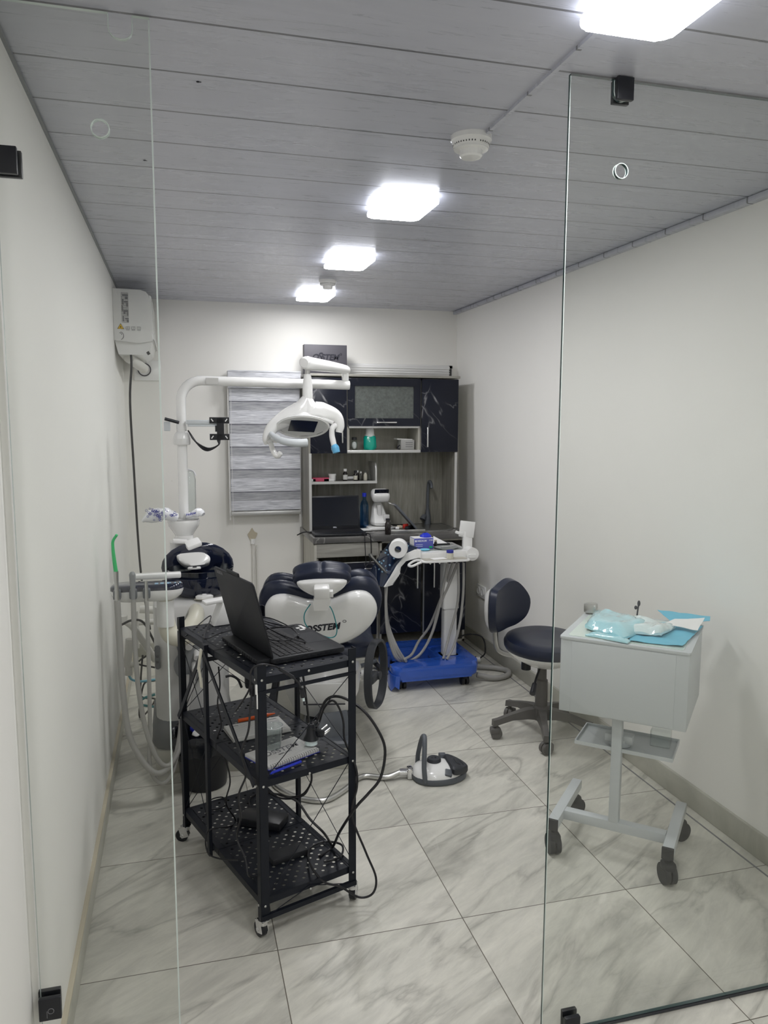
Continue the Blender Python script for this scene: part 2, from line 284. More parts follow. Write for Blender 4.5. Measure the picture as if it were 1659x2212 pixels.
    def text(s, txt, size, M_, shear=0, bold=0, ext=.0006):
        cu = bpy.data.curves.new('t', 'FONT'); cu.body = txt; cu.size = size; cu.shear = shear; cu.offset = bold; cu.extrude = ext; cu.align_x = 'CENTER'; cu.align_y = 'CENTER'
        o = bpy.data.objects.new('t', cu); C.objects.link(o); dg = bpy.context.evaluated_depsgraph_get(); me = bpy.data.meshes.new_from_object(o.evaluated_get(dg))
        bpy.data.objects.remove(o); k = len(s.bm.verts); s.bm.from_mesh(me); s.bm.verts.ensure_lookup_table()
        s._x(list(s.bm.verts)[k:], M_); bpy.data.meshes.remove(me); return s
    def crumple(s, amp, sc=12, seed=0):
        for v in s.bm.verts: v.co += Vector(noise.noise_vector(v.co*sc+Vector((seed, seed*2, 0))))*amp
        return s
    def out(s, name, m, ang=40, recalc=True, shift=None):
        if recalc: bmesh.ops.recalc_face_normals(s.bm, faces=s.bm.faces)
        if shift is not None: bmesh.ops.translate(s.bm, vec=-Vector(shift), verts=s.bm.verts)
        me = bpy.data.meshes.new(name); s.bm.to_mesh(me); s.bm.free()
        for mm in (m if isinstance(m, (list, tuple)) else [m]): me.materials.append(M[mm] if isinstance(mm, str) else mm)
        for p in me.polygons: p.use_smooth = True
        me.set_sharp_from_angle(angle=math.radians(ang)); return me
MW = {}
def tag(o, label, cat, group=None):
    o['label'] = label; o['category'] = cat
    if group: o['group'] = group
def thing(name, label, cat, loc=(0, 0, 0), rz=0, group=None):
    o = bpy.data.objects.new(name, None); C.objects.link(o); o.empty_display_size = .05; o.location = loc; o.rotation_euler = (0, 0, rz)
    MW[o.name] = Matrix.Translation(Vector(loc)) @ Matrix.Rotation(rz, 4, 'Z'); tag(o, label, cat, group); return o
def part(name, b, m, parent, world=False, label=None, sub=0, ang=40, kind=None):
    if world: b._x(list(b.bm.verts), MW[parent.name].inverted())
    o = bpy.data.objects.new(name, b.out(name, m, ang)); C.objects.link(o); o.parent = parent; MW[o.name] = MW[parent.name]
    if label: o['label'] = label
    if kind: o['kind'] = kind
    if sub: q = o.modifiers.new('s', 'SUBSURF'); q.levels = sub; q.render_levels = sub
    return o
def solo(name, b, m, label, cat, group=None, sub=0, ang=40, loc=None):
    if loc is None:
        vs = b.bm.verts; xs = [v.co.x for v in vs]; ys = [v.co.y for v in vs]; zs = [v.co.z for v in vs]; loc = ((min(xs)+max(xs))/2, (min(ys)+max(ys))/2, min(zs))
    o = bpy.data.objects.new(name, b.out(name, m, ang, shift=loc)); C.objects.link(o); o.location = loc; tag(o, label, cat, group); MW[o.name] = Matrix.Translation(Vector(loc))
    if sub: q = o.modifiers.new('s', 'SUBSURF'); q.levels = sub; q.render_levels = sub
    return o
def struct(name, b, m, label=None, parent=None):
    o = bpy.data.objects.new(name, b.out(name, m)); C.objects.link(o); o['kind'] = 'structure'
    if label: o['label'] = label
    if parent: o.parent = parent
    MW[o.name] = Matrix(); return o
def dup(root, loc, rz, label=None, group=None):
    r = root.copy(); C.objects.link(r); r.location = loc; r.rotation_euler = (0, 0, rz)
    MW[r.name] = Matrix.Translation(Vector(loc)) @ Matrix.Rotation(rz, 4, 'Z')
    if label: r['label'] = label
    if group: r['group'] = group
    for ch in list(root.children):
        c = ch.copy(); C.objects.link(c); c.parent = r; MW[c.name] = MW[r.name]
        for g in list(ch.children): d = g.copy(); C.objects.link(d); d.parent = c
    return r
def T(x, y, z): return Matrix.Translation((x, y, z))
def Rm(a, ax): return Matrix.Rotation(a, 4, ax)
def frame(o, x, y):
    """matrix with origin o, x axis x and y axis in the plane of y"""
    x = Vector(x).normalized(); z = x.cross(Vector(y)).normalized(); y = z.cross(x); m = Matrix((x, y, z)).transposed().to_4x4(); m.translation = Vector(o); return m
def rrect(x0, y0, x1, y1, r, n=5):
    o = []
    for cx, cy, a in ((x1-r, y1-r, 0), (x0+r, y1-r, .5), (x0+r, y0+r, 1), (x1-r, y0+r, 1.5)):
        for i in range(n+1): t = (a+.5*i/n)*PI; o.append((cx+r*math.cos(t), cy+r*math.sin(t)))
    return o
# ================================================================ the room
XL, XR0, XR1, YB, YF, YG = -.325, 2.045, 1.972, 5.34, -2.2, 1.655
def quadbox(name, pts, m, t):
    """thick slab from four corners, thickness vector t"""
    b = B(); a = [Vector(p) for p in pts]; b.rings([a, [p+Vector(t) for p in a]]); return struct(name, b, m)
quadbox('floor', [(-.5, YF-.1, 0), (2.2, YF-.1, 0), (2.2, YB+.1, 0), (-.5, YB+.1, 0)], 'floor', (0, 0, -.1))
quadbox('ceiling', [(-.5, YF-.1, HC), (2.2, YF-.1, HC), (2.2, YB+.1, HC), (-.5, YB+.1, HC)], 'ceil', (0, 0, .1))
b = B(); b.prism([(XL, YG+.02), (XL, YB+.1), (XL-.1, YB+.1), (XL-.1, YF), (XL-.012, YF), (XL-.012, YG+.02)], HC); struct('wall_left', b, 'wallw')
quadbox('wall_right', [(XR0, YF, 0), (XR1, YF, HC), (XR1, YB+.1, HC), (XR0, YB+.1, 0)], 'wallw', (.1, 0, 0))
quadbox('wall_back', [(-.4, YB, 0), (2.1, YB, 0), (2.1, YB, HC), (-.4, YB, HC)], 'wall', (0, .1, 0))
quadbox('wall_front', [(-.4, YF, 0), (2.1, YF, 0), (2.1, YF, HC), (-.4, YF, HC)], 'wall', (0, -.1, 0))
b = B(); b.box((XL+.007, (YG+YB)/2, .042), (.014, YB-YG, .084), bev=.003); b.mi = 1; b.box((XL+.006, (YG+YB)/2, .087), (.016, YB-YG, .007), bev=.002); struct('baseboard_left', b, ['skirt', 'stain'])
b = B(); b.box((XR0-.008, (YF+YB)/2, .05), (.016, YB-YF, .1), bev=.003); struct('baseboard_right', b, 'skirt')
b = B(); b.box((.25, YB-.008, .045), (1.13, .016, .09), bev=.003); struct('baseboard_back', b, 'skirt')
# narrow cut strip of tile along the right wall
b = B(); b.box((XR0-.06, 3.4, .0006), (.007, 3.8, .0012)); struct('trim_5', b, 'ink2')
b = B(); b.box((XR1-.012, (YG+YB)/2, HC-.012), (.03, YB-YG, .022), bev=.004); struct('trim_1', b, 'ceil')
b = B(); b.box((XL+.004, (YG+YB)/2, HC-.005), (.008, YB-YG, .008)); struct('trim_2', b, 'smk')
# tiled plinth of the dental unit
b = B(); b.prism([(-.134, 3.495), (.74, 3.315), (.84, 3.75), (.98, 4.9), (.55, 4.98), (.25, 4.2), (-.1, 4.2)], .105, bev=.003); struct('trim_3', b, 'skirt')
# ---------------------------------------------------------------- glass partition
def thicken(bm, off):
    fs = list(bm.faces); bd = [(e.verts[0], e.verts[1]) for e in bm.edges if len(e.link_faces) == 1]; mp = {v: bm.verts.new(v.co+off) for v in list(bm.verts)}
    for f in fs: bm.faces.new([mp[v] for v in f.verts][::-1])
    for a, c in bd: bm.faces.new((a, c, mp[c], mp[a]))
    return list(mp.values())
def pane(x0, x1, z1, hole, notch):
    b = B(); bm = b.bm; pts = [(x0, .012), (x1, .012), (x1, z1)]
    nx = notch; pts += [(nx+.022, z1), (nx+.022, z1-.028)]+[(nx+.022*math.cos(a), z1-.028-.018*math.sin(a)) for a in [PI*i/8 for i in range(1, 8)]]+[(nx-.022, z1-.028), (nx-.022, z1)]
    pts += [(x0, z1)]
    def loop(P):
        v = [bm.verts.new((x, 0, z)) for x, z in P]; return [bm.edges.new((v[i], v[(i+1) % len(v)])) for i in range(len(v))]
    es = loop(pts)+loop([(hole[0]+.0165*math.cos(2*PI*i/28), hole[1]+.0165*math.sin(2*PI*i/28)) for i in range(28)])
    bmesh.ops.triangle_fill(bm, use_beauty=True, edges=es, normal=(0, -1, 0)); thicken(bm, Vector((0, .010, 0)))
    bmesh.ops.recalc_face_normals(bm, faces=bm.faces)
    for f in bm.faces:
        if abs(f.normal.y) < .5: f.material_index = 1
    return b
def clip(b, x, z, w=.045, h=.05, dx=.004):
    b.box((x, -.008, z), (w, .012, h), bev=.0015); b.box((x+dx, .018, z), (w, .012, h), bev=.0015); b.box((x-dx, .005, z), (w*.6, .018, h*.5))
g1 = thing('glass_partition', 'clear fixed glass pane at the right with a round hole and black top clamp', 'glass partition', (0, YG, 0))
part('pane', pane(.876, 1.99, HC-.005, (1.013, 2.183), 1.008), ['glass', 'gedge'], g1, ang=20)
b = B(); clip(b, 1.008, HC-.027, .042, .05); part('clamp', b, 'black', g1)
b = B(); clip(b, .958, .03, .042, .055); b.mi = 1; b.tube([(.958+.007*math.cos(a), -.0145, .03+.007*math.sin(a)) for a in [2*PI*i/12 for i in range(12)]], .0008, 4, 1, True); part('clamp', b, ['black', 'ink2'], g1)
b = B(); b.box((1.49, .005, .006), (1.01, .012, .008)); part('sealing_strip', b, 'gdark2', g1)
def rims(g, x, nx, hole, s):  # pale strip and thin rims paint in the glint of the cut glass edges
    b = B(); b.box((x, .0005, HC/2), (.0015, .0012, HC-.02)) if s > 0 else b.box((x-.0015, .005, HC/2), (.003, .0112, HC-.02)); part('edge_glint', b, 'gedgel', g)
    b = B()
    for y in (0, .010): b.tube([(hole[0]+.0168*math.cos(a), y, hole[1]+.0168*math.sin(a)) for a in [2*PI*i/28 for i in range(28)]], .0011, 6, 1, True)
    part('hole_rim', b, 'gedgel', g)
    b = B(); b.tube([(nx+.022, .0, HC-.008), (nx+.022, 0, HC-.033)]+[(nx+.022*math.cos(a), 0, HC-.033-.018*math.sin(a)) for a in [PI*i/8 for i in range(1, 8)]]+[(nx-.022, 0, HC-.033), (nx-.022, 0, HC-.008)], .0011, 6, 1); part('notch_rim', b, 'gedgel', g)
rims(g1, .8755, 1.008, (1.013, 2.183), 1)
g2 = thing('glass_partition', 'clear fixed glass pane at the left with an empty notch at its top', 'glass partition', (0, YG, 0))
part('pane', pane(-.318, -.030, HC-.005, (-.128, 2.168), -.084), ['glass', 'gedgel'], g2, ang=20)
rims(g2, -.0295, -.084, (-.128, 2.168), -1)
b = B(); clip(b, -.300, 2.092); part('clamp', b, 'black', g2)
b = B(); clip(b, -.298, .348, dx=-.004); b.mi = 1; b.tube([(-.296+.006*math.cos(a), -.0145, .345+.006*math.sin(a)) for a in [2*PI*i/12 for i in range(12)]], .0007, 4, 1, True); b.box((-.304, -.0145, .338), (.001, .001, .016)); part('clamp', b, ['black', 'ink2'], g2)
# ---------------------------------------------------------------- ceiling fittings
def lamp_rim(o):
    for p in o.data.polygons:
        if p.normal.z > -.85: p.material_index = 1
for i, (x0, y0, x1, y1, lab) in enumerate([(.765, 1.15, .965, 1.435, 'in front of the glass partition, nearest and top right'), (.705, 2.62, .905, 2.90, 'second nearest, behind the large smoke detector'), (.73, 3.61, .93, 3.905, 'third from the front, before the small smoke detector'), (.752, 4.67, .952, 4.985, 'farthest one near the back wall')]):
    t = thing('ceiling_lamp', 'square lit ceiling lamp '+lab, 'ceiling light', ((x0+x1)/2, (y0+y1)/2, HC), 0, 'lit ceiling panels')
    w, d = x1-x0, y1-y0
    o_ = rrect(-w/2+.008, -d/2+.008, w/2-.008, d/2-.008, .02)
    b = B(); b.prism(rrect(-w/2+.012, -d/2+.012, w/2-.012, d/2-.012, .02), .014, T(0, 0, -.014)); part('frame', b, 'white', t)
    b = B(); b.prism(rrect(-w/2, -d/2, w/2, d/2, .024), .015, T(0, 0, -.028), bev=.005); lamp_rim(part('diffuser', b, ['lampf' if i == 3 else 'lampw', 'lamps'], t))
for y_, lab in ((-.05, 'added unseen ceiling lamp over the corridor just behind the viewer'), (-1.35, 'added unseen ceiling lamp at the far end of the corridor behind the viewer')):  # two unseen lamps, added to brighten the near end
    t = thing('ceiling_lamp', lab, 'ceiling light', (.86, y_, HC), 0, 'lit ceiling panels')
    b = B(); b.prism(rrect(-.1, -.14, .1, .14, .024), .017, T(0, 0, -.017)); part('frame', b, 'white', t)
    b = B(); b.prism(rrect(-.1, -.14, .1, .14, .024), .009, T(0, 0, -.026), bev=.004); lamp_rim(part('diffuser', b, ['lampw', 'lamps'], t))
def smoke(loc, s, lab):
    t = thing('smoke_detector', lab, 'smoke detector', loc)
    b = B(); b.lathe([(.054*s, 0), (.054*s, -.012*s), (.050*s, -.016*s), (.047*s, -.03*s)]); part('base', b, 'white', t)
    b = B(); b.lathe([(.045*s, -.028*s), (.045*s, -.034*s), (.03*s, -.036*s), (.03*s, -.05*s), (.026*s, -.054*s), (0, -.055*s)]); part('sensor_head', b, 'white', t)
    b = B()
    for k in range(40):
        a = 2*PI*k/40
        if k % 10: b.box((.0475*s*math.cos(a), .0475*s*math.sin(a), -.021*s), (.002*s, .003*s, .010*s), (0, 0, a))
    part('grille', b, 'dry', t)
smoke((.808, 2.09, HC), 1.05, 'large white round smoke detector nearer the glass, with a cable strip'); smoke((.84, 4.36, HC), .9, 'small white smoke detector between the two farthest lamps')
b = B(); b.box((.835, 1.76, HC-.004), (.011, .66, .008), (0, 0, -.0)); solo('cable_strip', b, 'ceil', 'thin grey cable strip from the nearest lamp to the large smoke detector', 'cable duct')
for px, py in ((427, 176), (312, 346)):
    p = W(px, py, Z=HC); b = B(); b.cyl((p.x, p.y, HC-.0015), (p.x, p.y, HC+.001), .0035, n=8); b.box((p.x+.004, p.y, HC-.001), (.008, .002, .001)); solo('screw_mark', b, 'ink', 'tiny dark speck on the ceiling '+('right of the left glass pane' if px > 400 else 'seen through the left glass pane'), 'mark')
# ---------------------------------------------------------------- air conditioner on the left wall
t = thing('air_conditioner', 'white wall air conditioner high on the left wall seen from its end', 'air conditioner', (XL, 4.6, 2.0))
pr = [(0, .045), (.0, .328), (.15, .325), (.178, .315), (.194, .295), (.198, .27), (.200, .115), (.212, .055), (.205, .045), (.135, .032)]
Mx = Matrix(((1, 0, 0, 0), (0, 0, 1, 0), (0, 1, 0, 0), (0, 0, 0, 1)))
b = B(); b.prism(pr, .72, Mx, bev=.003); b.prism([(.02, -.03), (.0, .05), (.205, .05), (.19, .0), (.15, -.03)], .66, Mx @ T(0, 0, .03)); part('housing', b, 'white2', t, ang=25)
b = B(); b.prism([(.199, .115), (.196, .30), (.206, .29), (.209, .115), (.222, .05), (.214, .05)], .70, Mx @ T(0, 0, .008)); part('front_panel', b, 'white', t)
b = B(); b.box((.165, .036, .005), (.016, .004, .075), (0, -.55, 0)); part('outlet_slot', b, 'dry', t)
b = B(); x0, z1 = .046, .305
for k in range(15): b.box((x0+.018, -.001, z1-k*.0115), (.036, .001, .0012))
for k in range(7): b.box((x0+k*.006, -.001, z1-.08), (.0009, .001, .161))
for (u, v, w_, h_) in ((.006, .008, .03, .010), (.020, .02, .014, .014), (.004, .035, .008, .03), (.014, .045, .02, .008), (.026, .055, .008, .02), (.002, .07, .006, .03), (.01, .094, .024, .010), (.010, .104, .010, .012), (.028, .104, .006, .02), (.004, .126, .006, .03), (.018, .138, .018, .006), (.026, .146, .010, .014)): b.box((x0+u+w_/2, -.0012, z1-v-h_/2), (w_, .001, h_))
part('rating_table', b, 'ink2', t)
b = B()
b.prism([(-.016, 0), (.016, 0), (0, .027)], .001, frame((.038, -.0005, .108), (1, 0, 0), (0, 0, 1))); b.mi = 1
b.tube([(.038-.017, -.002, .1075), (.038+.017, -.002, .1075), (.038, -.002, .137)], .0012, 4, 1, True); b.box((.038, -.002, .118), (.004, .001, .008))
for k, x in enumerate((.075, .105, .135)):
    for dx in (-.009, .009): b.box((x+dx, -.0008, .114), (.001, .001, .014))
    for dz in (-.007, .007): b.box((x, -.0008, .114+dz), (.019, .001, .001))
    b.box((x, -.0008, .102), (.018, .001, .0015)); b.box((x, -.0008, .114), (.001, .001, .012))
b.tube([(.030+.022*math.cos(a), -.001, .070+.022*math.sin(a)) for a in [-1.2+i*.18 for i in range(15)]], .0011, 4, 1); b.tube([(.027+.017*math.cos(a), -.001, .070+.017*math.sin(a)) for a in [.3+i*.16 for i in range(8)]], .001, 4, 1)
part('warning_symbols', b, ['yellow', 'ink'], t, label='yellow warning triangle and small black symbols')
b = B(); b.cyl((.07, .12, -.04), (.13, .60, -.07), .03, n=20); part('pipe', b, 'pvc', t)
b = B(); b.box((.15, .735, -.075), (.17, .004, .13), bev=.001); b.mi = 1; b.tube([(.13+.04*math.cos(a), .725, -.07+.04*math.sin(a)) for a in [2*PI*i/20 for i in range(20)]], .004, 5, 1, True); part('wall_plate', b, ['white', 'ink'], t)
b = B(); b.tube([(.085, .05, -.02), (.085, .05, -.1), (.07, .06, -.3), (.075, .12, -.7), (.08, .2, -1.1), (.09, .3, -1.4), (.12, .5, -1.75)], .0065, 8); part('power_cord', b, 'cable', t)
# ---------------------------------------------------------------- window and blind
def window(name, x0, x1, z0, z1):
    wf = B(); xc, zc = (x0+x1)/2, (z0+z1)/2
    for c, d in (((xc, YB-.012, z1-.0125), (x1-x0, .024, .025)), ((xc, YB-.012, z0+.0125), (x1-x0, .024, .025)), ((x0+.015, YB-.012, zc), (.03, .024, z1-z0)), ((x1-.015, YB-.012, zc), (.03, .024, z1-z0))): wf.box(c, d, bev=.003)
    w_ = struct(name, wf, 'white'); b = B(); b.box((xc, YB-.008, zc), (x1-x0-.05, .006, z1-z0-.04)); struct('window_pane', b, 'cglass', parent=w_); return w_
window('window_1', .36, .815, .96, 1.915)
w_ = window('window_2', .86, 1.94, .96, 2.0)
b = B(); b.box((1.52, YB-.035, 1.955), (.78, .02, .07), bev=.002)
for k in range(3): b.box((1.52, YB-.047, 1.94+.016*k), (.78, .005, .003))
b.mi = 1; b.box((1.915, YB-.04, 1.945), (.018, .012, .06)); struct('window_shutter_rail', b, ['white2', 'dry'], parent=w_)
t = thing('zebra_blind', 'grey striped zebra roller blind pulled down over the window left of the cabinets', 'blind', (.579, YB-.064, .95))
BZ = B(); BZ.box((0, 0, .925), (.49, .07, .115), bev=.004); BZ.box((0, -.036, .976), (.49, .003, .006)); b = BZ; b._x(list(b.bm.verts), None)
part('head_rail', b, 'blind', t)
bb = B(); bb.box((0, .0, .455), (.475, .002, .83)); 
o = bpy.data.objects.new('slatted_fabric', bb.out('slatted_fabric', 'blind')); C.objects.link(o); o.parent = t
for v in o.data.vertices: v.co.z += 0
b = B(); b.box((0, -.004, .02), (.478, .022, .028), bev=.006); part('bottom_bar', b, 'alu', t)
b = B(); b.box((-.244, .012, .45), (.006, .02, .95)); part('side_channel', b, 'white', t)
b = B(); b.tube([(-.226, -.012, .87), (-.227, -.013, .4), (-.222, -.012, -.12)], .0012, 5); part('pull_cord', b, 'wpaper', t)
# ---------------------------------------------------------------- back wall bits
b = B(); b.cyl((.485, YB-.012, 0), (.49, YB-.012, .755), .009); b.cyl((.515, YB-.012, 0), (.515, YB-.012, .74), .006); b.mi = 1; b.cyl((.488, YB-.012, .75), (.488, YB-.012, .785), .016); solo('wall_pipe', b, ['pvc', 'white'], 'thin white pipe rising up the back wall beneath the blind', 'pipe')
b = B(); b.prism([(.028*(1+.35*math.sin(3*a))*math.cos(a), .05*(1+.25*math.sin(4*a+1))*math.sin(a)) for a in [2*PI*i/24 for i in range(24)]], .003, frame((.487, YB-.004, .80), (1, 0, 0), (0, 0, 1))); solo('filler_patch', b, 'stain', 'beige filler patch on the wall above the thin white pipe', 'wall patch')
t = thing('wall_socket', 'white double socket low on the right wall behind the stool', 'wall socket', (2.031, 4.905, .42))
b = B(); b.box((-.006, 0, 0), (.012, .15, .085), bev=.004); part('plate', b, 'white', t)
for dy in (-.036, .036):
    b = B(); b.tube([(-.013, dy+.024*math.cos(a), .024*math.sin(a)) for a in [2*PI*i/20 for i in range(20)]], .003, 6, 1, True); part('socket_ring', b, 'white2', t)
# ================================================================ kitchen-like cabinets on the back wall
CX0, CX1, UY, LY = .83, 1.87, 5.0, 4.80
def pull(p0, p1, off=(0, -.022, 0)):
    b = B(); a, c = Vector(p0), Vector(p1); d = (c-a).normalized(); o = Vector(off); b.box(((a+c)/2+o), (abs(d.x)*(c-a).length+.010, .010, abs(d.z)*(c-a).length+.010), bev=.003)
    for q in (a+d*.02, c-d*.02): b.cyl(q, q+o, .004, n=8)
    return b
def cab(name, label, x0, x1, y0, y1, z0, z1, open_front=None):
    t = thing(name, label, 'cabinet', ((x0+x1)/2, (y0+y1)/2, z0)); b = B(); w, d, h = x1-x0, y1-y0, z1-z0; th = .016
    for c, s in (((-w/2+th/2, 0, h/2), (th, d, h)), ((w/2-th/2, 0, h/2), (th, d, h)), ((0, 0, th/2), (w, d, th)), ((0, 0, h-th/2), (w, d, th)), ((0, d/2-.004, h/2), (w, .008, h))): b.box(c, s)
    part('carcass', b, 'woodl', t); return t
t = cab('wall_cabinet', 'wall cabinet with black marbled door at the left, behind the surgical lamp', CX0+.02, 1.09, UY+.018, 5.28, 1.39, 1.885)
b = B(); b.box((.985-.02, UY+.008, 1.635), (.245, .018, .495), bev=.001); dr = part('door', b, 'bmarble', t, True)
b = pull((1.052, UY, 1.46), (1.052, UY, 1.60)); h = part('handle', b, 'chrome', t, True); h.parent = dr
t = cab('wall_cabinet', 'middle wall cabinet with frosted glass flap door and open niche', 1.092, 1.603, UY+.018, 5.28, 1.39, 1.885)
b = B(); x0, x1, z0, z1 = 1.094, 1.598, 1.567, 1.883
for c, d in (((1.346, UY+.008, z0+.026), (x1-x0, .018, .052)), ((1.346, UY+.008, z1-.026), (x1-x0, .018, .052)), ((x0+.024, UY+.008, 1.725), (.048, .018, z1-z0-.1)), ((x1-.024, UY+.008, 1.725), (.048, .018, z1-z0-.1))): b.box(c, d)
dr = part('door', b, 'bmarble', t, True)
b = B(); b.box((1.346, UY+.010, 1.725), (x1-x0-.09, .006, .215)); h = part('frosted_pane', b, 'frost', t, True); h.parent = dr
b = pull((1.29, UY, 1.592), (1.42, UY, 1.592)); h = part('handle', b, 'chrome', t, True); h.parent = dr
b = B(); b.box((1.346, UY+.14, 1.560), (.49, .28, .012)); part('niche_top', b, 'card', t, True)
b = B(); b.box((1.346, UY+.01, 1.397), (.512, .014, .020), bev=.002); part('niche_edge_strip', b, 'alu', t, True)
t = cab('wall_cabinet', 'right wall cabinet with black marbled door beside the corner', 1.606, CX1, UY+.018, 5.28, 1.39, 1.885)
b = B(); b.box((1.7385, UY+.008, 1.637), (.262, .018, .492), bev=.001); dr = part('door', b, 'bmarble', t, True)
b = pull((1.643, UY, 1.43), (1.643, UY, 1.555)); h = part('handle', b, 'chrome', t, True); h.parent = dr
b = B(); b.box((1.35, UY+.14, 1.899), (1.06, .29, .016), bev=.001); solo('cornice_board', b, 'woodx', 'flat grey wood board lying across the top of the wall cabinets', 'board')
t = thing('backsplash_panel', 'grey wood grain backsplash between worktop and wall cabinets with side boards', 'panel', (1.35, YB-.02, .86))
b = B(); b.box((1.35, 5.272, 1.125), (1.0, .012, .525)); part('back_board', b, 'woodb', t, True)
b = B(); b.box((CX0+.008, UY+.139, 1.375), (.016, .278, 1.03)); solo('cabinet_side_board', b, 'wood', 'tall grey wood side board at the left end of the cabinets beside the blind', 'board'); b = B(); b.box((CX1-.012, UY+.133, 1.125), (.016, .266, .525)); part('side_board', b, 'wood', t, True)
b = B(); b.box((CX0+.010, UY-.001, 1.125), (.017, .004, .525)); part('edge_strip', b, 'alu', t, True); b = B(); b.box((CX1-.014, UY-.001, 1.125), (.017, .004, .525)); part('edge_strip', b, 'alu', t, True)
t = thing('wall_shelf', 'short grey shelf of bottles under the left wall cabinet', 'shelf', (1.08, 5.2, 1.18))
b = B(); b.box((1.08, 5.2, 1.186), (.47, .24, .014)); part('board', b, 'stone', t, True)
b = B(); b.box((1.08, 5.079, 1.186), (.47, .003, .018)); part('edge_strip', b, 'alu', t, True)
b = B(); b.prism([(0, 0), (.24, 0), (.24, .14), (.03, .14), (.008, .125), (0, .10)], .012, frame((1.303, 5.08, 1.18), (0, 1, 0), (0, 0, 1)), bev=.002); part('end_board', b, 'alu', t, True)
# base cabinets
t = cab('base_cabinet', 'base cabinet with grey wood drawer and black marbled door behind the dental chair', CX0+.012, 1.26, LY+.02, YB-.004, .10, .82)
b = B(); b.box((1.04, LY+.008, .770), (.415, .016, .088), bev=.001); part('drawer', b, 'woodx', t, True)
b = B(); b.box((1.05, LY+.012, .44), (.385, .016, .49), bev=.001); dr = part('door', b, 'bmarble', t, True)
b = B(); b.box((1.05, LY+.002, .686), (.385, .004, .005)); b.box((.859, LY+.002, .44), (.004, .004, .49)); h = part('edge_strip', b, 'alu', t, True); h.parent = dr
b = B(); b.box((1.18, LY-.014, .645), (.05, .008, .008), bev=.002); h = part('handle', b, 'chrome', t, True); h.parent = dr
b = B(); b.box((.835, LY+.02, .5), (.016, .05, .62)); part('side_board', b, 'woodl', t, True)
def feet(ps):
    for x, y in ps:
        b = B(); b.lathe([(.02, 0), (.02, .008), (.014, .012), (.014, .1)], (x, y, 0), 14); part('foot', b, 'blackm', t, True)
feet(((.90, 4.86), (1.22, 4.86), (.9, 5.26), (1.22, 5.26)))
t = cab('base_cabinet', 'base cabinet with two black marbled doors and long bar handles under the sink', 1.265, CX1, LY+.02, YB-.004, .10, .82)
for x0, x1, hx in ((1.268, 1.548, 1.516), (1.572, 1.866, 1.632)):
    b = B(); b.box(((x0+x1)/2, LY+.008, .475), (x1-x0, .016, .56 if x0 < 1.5 else .58), bev=.001); dr = part('door', b, 'bmarble', t, True)
    b = pull((hx, LY, .50), (hx, LY, .80)); h = part('handle', b, 'chrome', t, True); h.parent = dr
b = B(); b.box((1.565, LY+.0, .48), (.008, .012, .6)); part('edge_strip', b, 'smk', t, True)
feet(((1.33, 4.86), (1.80, 4.86), (1.33, 5.26), (1.8, 5.26)))
t = thing('worktop', 'dark grey stone worktop with inset sink on the base cabinets', 'worktop', (1.35, 5.07, .82))
b = B(); b.box((1.35, 5.06, .839), (1.06, .545, .038), bev=.003); part('slab', b, 'stone', t, True)
b = B(); b.lathe([(.20, .0), (.20, .006), (.175, .006), (.165, -.0), (.16, .001), (.01, .0015)], (1.68, 5.08, .859), 40, sx=.9); part('sink', b, 'steel', t, True)
t = thing('kitchen_tap', 'tall dark curved tap behind the sink', 'tap', (1.735, 5.24, .858))
b = B(); b.lathe([(.024, 0), (.022, .06), (.016, .09), (.012, .12)]); part('base', b, 'gdark', t)
b = B(); b.tube([(0, 0, .10), (.0, 0, .2), (0, -.01, .29), (-.0, -.04, .315), (0, -.075, .30), (0, -.085, .27)], .011, 10); part('spout', b, 'gdark', t)
b = B(); b.tube([(0, 0, .05), (-.03, -.01, .06), (-.045, -.02, .04)], [.014, .02], 10); part('lever', b, 'gdark', t)
# box on top of cabinets
t = thing('sign_box', 'dark grey presentation box with lettering standing on top of the cabinets', 'box', (.98, 5.2, 1.907))
b = B(); b.box((0, 0, .101), (.292, .06, .20), bev=.002); part('box', b, 'linen', t)
b = B(); b.text('O', .052, frame((-.072, -.0312, .118), (1, 0, 0), (0, 0, 1)), .25, .0015); b.text('S', .068, frame((-.042, -.0312, .122), (1, 0, 0), (0, 0, 1)), .25, .0015); b.text('STEM', .052, frame((.028, -.0312, .118), (1, 0, 0), (0, 0, 1)), .25, .0015); b.tube([(.103+.006*math.cos(a), -.0315, .141+.006*math.sin(a)) for a in [2*PI*i/14 for i in range(14)]], .001, 4, 1, True); part('lettering', b, 'ink', t)
# ---------------------------------------------------------------- things in the niche and on the shelf
def bottle(name, loc, r, h, body, capm, label, cat, neck=.35, lab=None, caph=.2, group=None):
    t = thing(name, label, cat, loc, group=group); hb = h*(1-caph)
    b = B(); b.lathe([(r*.9, 0), (r, h*.03), (r, hb*.72), (r*.8, hb*.82), (r*neck+.001, hb*.9), (r*neck+.001, hb)], n=20); part('body', b, body, t)
    b = B(); b.lathe([(r*neck+.0025, hb-.001), (r*neck+.003, h-.001), (r*neck+.001, h)], n=16); part('cap', b, capm, t)
    if lab:
        b = B(); b.lathe([(r+.0005, hb*.12), (r+.0005, hb*.62)], n=20, cap=False); part('paper_label', b, lab, t)
    return t
nz = 1.407
bottle('sample_jar', (1.155, 5.08, nz), .021, .085, 'cglass', 'blackm', 'small glass jar of cotton in the niche, left of the green bag', 'jar', .7)
b = B(); b.ell((1.155, 5.08, nz+.03), (.017, .017, .026)); solo('cotton_ball', b, 'foam', 'white cotton inside the small niche jar', 'cotton')
t = thing('bag_of_tubes', 'turquoise green bag with white paper roll standing in the niche', 'bag', (1.265, 5.09, nz))
